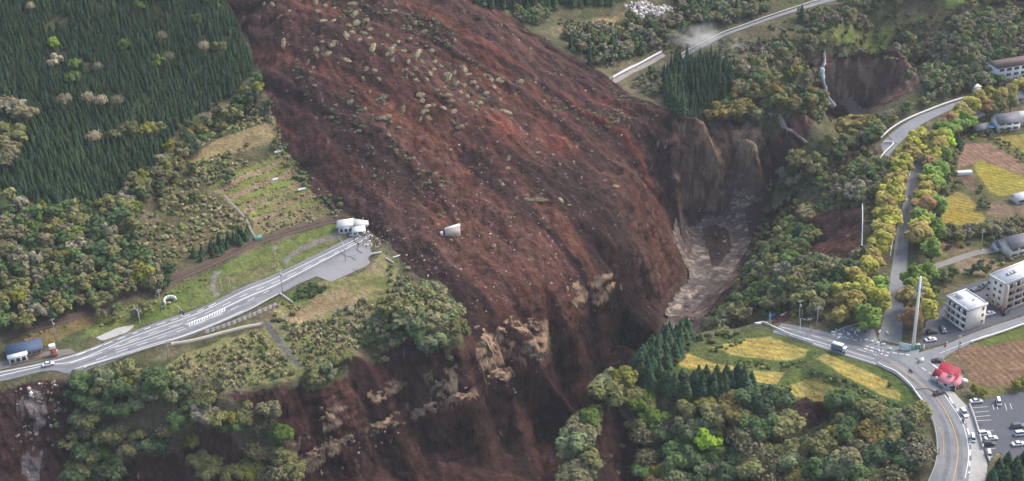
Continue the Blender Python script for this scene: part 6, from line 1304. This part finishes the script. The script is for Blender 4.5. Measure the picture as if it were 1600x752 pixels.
A2 = '25,10 50,10 75,50 107,32 185,5 195,35 215,15 245,25 210,62 245,62 240,135 190,150 192,175 225,165 205,130 280,188 300,100 315,70 325,120 280,108 365,145 360,90 345,60 395,135 425,150 425,162 430,140 460,158 425,187 468,215 497,212 522,195 525,205 555,215 545,230 600,240 598,230 640,207 665,230 700,250 690,270 735,245 730,235 760,285 700,320 685,340 690,330 712,308 735,340 660,300 605,295 580,293 515,295 520,315 535,330 555,325 530,345 540,368 515,370 460,342 400,365 385,365 415,360 397,302 355,285 295,315 330,340 345,212 370,218 335,242 385,245 430,30 405,28 435,5 640,285 650,265 625,260 610,315 620,380 640,395 707,395 610,465 600,507 785,525 773,572 755,440 790,495 780,345 765,310 85,135 165,195 180,210 270,45 290,30 300,10 525,95 480,120 500,70 550,155 535,245 680,255 720,290 745,270 845,417 845,443 880,435 880,475 930,480 950,510 992,502 950,620 980,638 1090,565 1125,580 1120,697 1135,670 825,255 310,40 335,100 290,75 355,120 410,110 445,130 410,170 475,190 505,165 560,190 575,205 620,225 650,215 715,230 760,250 590,270 565,280 640,310 670,320 720,350 620,345 585,335 500,250'
rg = np.random.default_rng(77); NM = {0: 'upper', 1: 'middle', 2: 'lower'}
for tk in A2.split():
    a, b = map(float, tk.split(',')); px, py = 400+a/2+rg.uniform(-1, 1), b/2+rg.uniform(-1, 1)+1; x, y, z = ground(px, py)
    o = bpy.data.objects.new('turf_clump', TM[rg.integers(6)]); COL.objects.link(o); s = rg.uniform(.95, 2.3)*(1.0 if b < 400 else .75); o.scale = (s*rg.uniform(.8,1.35), s, s*rg.uniform(.7, 1.2)); o.location = (x, y, z-.12*s)
    nx_, ny_ = float(gz(x-3, y)-gz(x+3, y))/6, float(gz(x, y-3)-gz(x, y+3))/6; o.rotation_euler = Vector((nx_, ny_, 1)).to_track_quat('Z', 'Y').to_euler(); o.rotation_euler.rotate_axis('Z', rg.uniform(0, 6.28))
    f = rg.uniform(.8, 1.2); pal = (.35,.295,.18) if rg.random() < .75 else (.29,.26,.165); o.color = (pal[0]*f, pal[1]*f, pal[2]*f, 1)
    sz = 'large' if s > 1.9 else ('small' if s < 1.4 else 'medium'); zone_ = 'near the top edge of the slide' if py < 50 else ('on the upper slide' if py < 110 else ('in the thick band across the middle of the slide' if py < 190 else 'low on the slide above the gorge'))
    tag(o, f"{sz} {'tan' if pal[0] > .35 else 'olive'} turf clump {zone_}", 'turf clump', f"{sz} turf clumps {zone_}")
x, y, z = ground(831, 313); o = bpy.data.objects.new('turf_raft', TM[2]); COL.objects.link(o); o.scale = (6.0, 1.9, 2.0); o.location = (x, y, z); o.rotation_euler = (.25, 0, -.05); o.color = (.24,.22,.12,1); tag(o, 'long flat olive raft of turf low on the slide', 'turf raft')
# rubble: stones, boards and broken sheets
g = Geo(); rg = np.random.default_rng(88); cols = [(.42,.36,.32), (.25,.19,.16), (.16,.11,.10), (.60,.58,.55), (.12,.075,.065)]
def rubble(poly_px, n, smin, smax, light, seed):
    rg = np.random.default_rng(seed); pl = P(*poly_px); lo, hi = pl.min(0), pl.max(0); c = 0
    while c < n:
        q = rg.uniform(lo, hi, (400, 2)); q = q[inpoly(q[:,0], q[:,1], pl)]
        for x, y in q[:n-c]:
            s = rg.uniform(smin, smax); v = np.array([(a, b, d) for d in (-1, 1) for a, b in ((-1,-1),(1,-1),(1,1),(-1,1))])*s*rg.uniform(.35, 1, 3)*rg.uniform(.7, 1.2, (8, 3)); th = rg.uniform(0, 6.28); ct, st = math.cos(th), math.sin(th)
            V = np.column_stack([v[:,0]*ct-v[:,1]*st+x, v[:,0]*st+v[:,1]*ct+y, v[:,2]+float(gz(x, y))+s*.2])
            g.add(V, [(3,2,1,0),(4,5,6,7),(0,1,5,4),(1,2,6,5),(2,3,7,6),(3,0,4,7)], cols[rg.choice(5, p=light)]); c += 1
L1, L2 = [.10,.22,.33,.035,.315], [.03,.2,.37,.01,.39]
rubble([(560,260),(760,300),(900,420),(960,470),(760,500),(640,430),(560,330)], 650, .12, .42, L1, 1); rubble([(430,60),(800,40),(1040,200),(1040,320),(900,380),(560,300)], 900, .15, .5, L2, 2)
rubble([(430,700),(740,610),(760,650),(520,750),(430,750)], 90, .15, .55, [.1,.35,.35,.0,.2], 3); rubble([(20,610),(110,590),(100,660),(60,750),(20,740)], 130, .2, .7, [.2,.3,.25,.12,.13], 4)
rubble([(540,345),(600,375),(585,395),(545,372)], 90, .2, .6, [.3,.2,.2,.2,.1], 5); rubble([(1060,350),(1200,295),(1160,420),(1090,510),(1040,510),(1085,430)], 200, .3, .9, [.02,.15,.35,.0,.48], 6)
rubble([(740,520),(960,430),(960,480),(840,580),(750,600)], 110, .2, .6, [.1,.35,.35,.0,.2], 7); rubble([(1110,200),(1200,200),(1190,285),(1090,330)], 60, .2, .7, [.1,.3,.35,.0,.25], 8); rubble([(972,10),(1000,2),(1062,14),(1040,24),(1000,31)], 230, .35, 1.1, [.5,.0,.0,.5,.0], 9); rubble([(530,352),(575,350),(580,372),(550,372)], 40, .3, .9, [.3,.1,.1,.5,0], 10)
V, a, b, c = g.arrays(); tag(link('rubble', mesh_np('rubble', V, [a, b], c), mat('rubble', (1,1,1), .9, 1.5, .25, 0, .15, attr=True)), 'brown and pale stones and wreckage strewn over the slide and gorge', 'rubble', kind='stuff')
# rock outcrops in the gorge walls
M_rock = mat('pale cliff rock', (.25,.168,.108), .9, .5, .5, .5, .12, nscale2=.16); M_rockd = mat('grey cliff rock', (.115,.095,.08), .9, .5, .5, .5, .12, nscale2=.16)
def outcrop(px_list, r, label, mt=None, seed=1, sq=None, n=1, hgt=20):
    r = r*.45
    """one craggy face: a patch lying on the cliff, pushed out by ledges and cracks, its rim sunk into the earth"""
    a = np.array(px_list, float); a = a[np.argsort(a[:, 0])]; x0, x1 = a[:, 0].min()-7, a[:, 0].max()+7; nu = max(14, int((x1-x0)/1.3)); nv = max(10, int((hgt+r*8)/1.3)); u = np.linspace(0, 1, nu); v = np.linspace(0, 1, nv)
    ys = np.interp(x0+(x1-x0)*u, a[:, 0], a[:, 1]) if len(a) > 1 else np.full(nu, a[0, 1]); V = []
    for j in range(nv):
        for i in range(nu):
            px, py = x0+(x1-x0)*u[i], ys[i]+(v[j]-.5)*(hgt+r*8)
            p = cast(px, py); e = min(u[i], 1-u[i], v[j], 1-v[j])*2; w = sstep(.10, .55, e*.8+1.3*(fbm(px/7, py/6, seed, 4)-.5))
            led = abs(2*((p[2]/2.6+1.4*fbm(p[0]/5, p[1]/5, seed+5, 3)) % 1)-1); blk = _hash(np.floor(px/4+3*vnoise(px/5, py/5, seed)), np.floor(py/3.4), seed)
            d = float(w)*r*(.25+.75*led+.9*float(blk)+1.0*(float(fbm(px/3, py/3, seed+9, 3))-.4)) - .9*(1-float(w))
            V.append(p+np.array((0, -.78, .5))*d)
    V = np.array(V); o0 = V.mean(0); k = np.arange(nu*nv).reshape(nv, nu); q = np.stack([k[:-1,:-1].ravel(), k[1:,:-1].ravel(), k[1:,1:].ravel(), k[:-1,1:].ravel()], 1)
    o = link('rock_outcrop', mesh_np('rock_outcrop', V-o0, [q]), mt or M_rock); o.location = o0; tag(o, label, 'rock'); return o
outcrop([(752,520),(762,530),(770,545),(776,520),(790,512)], 2.4, 'pale orange rock face below the slide, left end of the ledge', seed=1, n=2)
outcrop([(800,505),(815,512),(832,506),(845,515),(850,528)], 2.3, 'tan rock ledge capping the gorge wall below the slide', seed=2, n=2)
outcrop([(825,552),(842,555),(858,560),(815,568)], 2.2, 'grey green rock shelf under the tan ledge', M_rockd, 3, n=2)
outcrop([(768,590),(780,584),(800,575),(790,588)], 2.0, 'low tan rock step above the shadowed gorge', seed=4, n=2)
outcrop([(892,460),(900,475),(905,485)], 1.5, 'small rock knob left of the upper outcrop', seed=5, n=3); outcrop([(922,432),(945,440),(955,445),(925,468),(935,462)], 1.7, 'broken tan outcrop high on the gorge wall', seed=6, n=2)
for k, q in enumerate([[(475,722),(490,712),(505,702)],[(520,694),(545,684),(560,680)],[(575,672),(600,664),(618,656)],[(640,648),(662,640),(680,634)],[(695,628),(715,620),(732,612)]]): outcrop(q, 1.5, f"{['lowest','second','middle','fourth','highest'][k]} stretch of the slanting tan rock band in the torn cliff", seed=10+k, n=3, sq=(1.2,.7,.7))
outcrop([(505,648),(515,655),(530,645),(538,652)], 1.3, 'rock knobs below the hanging bushes', seed=20, n=2); outcrop([(580,625),(600,618),(620,608),(630,602)], 1.2, 'row of pale stones high in the torn red cliff', seed=21, n=2); outcrop([(668,592),(680,602),(672,620),(700,600)], 1.5, 'grey rocks below the cliff top clump', M_rockd, 22, n=2)
outcrop([(438,740),(452,730),(460,745),(470,725)], 1.5, 'tan boulders at the lower left foot of the torn cliff', seed=23, n=2); outcrop([(1165,222),(1178,232),(1186,250),(1172,250)], 2.4, 'pale orange rock buttress under the terrace trees', seed=24, n=2); outcrop([(1102,200),(1112,230),(1125,262),(1130,300)], 1.7, 'vertical tan rock rib above the rapids', seed=25, n=2, sq=(.7,.6,1.4))
outcrop([(1140,262),(1155,270),(1150,285)], 2.0, 'dark grey rock wall above the rapids', M_rockd, 26, n=3)
# drifting dust above the upper road and pale smoke by the quarry
def dust(px, size, dens, label, dz):
    x, y, z = ground(*px); v, f = ICO[2]; rg = np.random.default_rng(int(px[0])); g = Geo(); g.add(v*(1+.12*rg.normal(size=(len(v), 1)))*np.array(size), f, 1); m = bpy.data.materials.new('dust'); m.use_nodes = True; nt = m.node_tree; nt.nodes.clear(); o_ = nt.nodes.new('ShaderNodeOutputMaterial'); pv = nt.nodes.new('ShaderNodeVolumePrincipled'); pv.inputs['Color'].default_value = (.95,.93,.92,1)
    tc = nt.nodes.new('ShaderNodeTexCoord'); ns = nt.nodes.new('ShaderNodeTexNoise'); ns.inputs['Scale'].default_value = .09; ns.inputs['Detail'].default_value = 4; nt.links.new(tc.outputs['Object'], ns.inputs['Vector'])
    vl = nt.nodes.new('ShaderNodeVectorMath'); vl.operation = 'DIVIDE'; vl.inputs[1].default_value = size; nt.links.new(tc.outputs['Object'], vl.inputs[0]); ln = nt.nodes.new('ShaderNodeVectorMath'); ln.operation = 'LENGTH'; nt.links.new(vl.outputs[0], ln.inputs[0])
    fa = nt.nodes.new('ShaderNodeMapRange'); fa.inputs[1].default_value = .25; fa.inputs[2].default_value = .95; fa.inputs[3].default_value = 1; fa.inputs[4].default_value = 0; nt.links.new(ln.outputs['Value'], fa.inputs[0])
    mr = nt.nodes.new('ShaderNodeMapRange'); mr.inputs[1].default_value = .42; mr.inputs[2].default_value = .68; mr.inputs[3].default_value = 0; mr.inputs[4].default_value = dens; nt.links.new(ns.outputs[0], mr.inputs[0]); mu = nt.nodes.new('ShaderNodeMath'); mu.operation = 'MULTIPLY'; nt.links.new(mr.outputs[0], mu.inputs[0]); nt.links.new(fa.outputs[0], mu.inputs[1]); nt.links.new(mu.outputs[0], pv.inputs['Density']); nt.links.new(pv.outputs[0], o_.inputs['Volume'])
    o = link('dust_cloud', geo_mesh('dust_cloud', g), m); o.location = (x, y, z+dz); tag(o, label, 'dust', kind='stuff')
dust((1085,70), (15, 9, 9), .20, 'pale steam rising in wisps from the ground beside the far upper road', 3); dust((1104,60), (9, 6, 8), .20, 'small puff of steam at the end of the far upper road', 2); dust((1148,74), (13, 8, 5), .05, 'thin dust drifting below the far upper road', 2)

# ---------------------------------------------------------------- the air between: pale even haze round the whole scene
hb = MB().box(-1300, 1300, -200, 1750, -160, 345).mesh('haze'); hm = bpy.data.materials.new('haze'); hm.use_nodes = True; nt = hm.node_tree; nt.nodes.clear(); ho = nt.nodes.new('ShaderNodeOutputMaterial'); pv = nt.nodes.new('ShaderNodeVolumePrincipled')
pv.inputs['Color'].default_value = (.80,.86,.95,1); pv.inputs['Density'].default_value = HAZE; pv.inputs['Anisotropy'].default_value = .2; nt.links.new(pv.outputs[0], ho.inputs['Volume']); tag(link('haze', hb, hm), 'thin blue grey haze in the valley air', 'haze', kind='stuff')
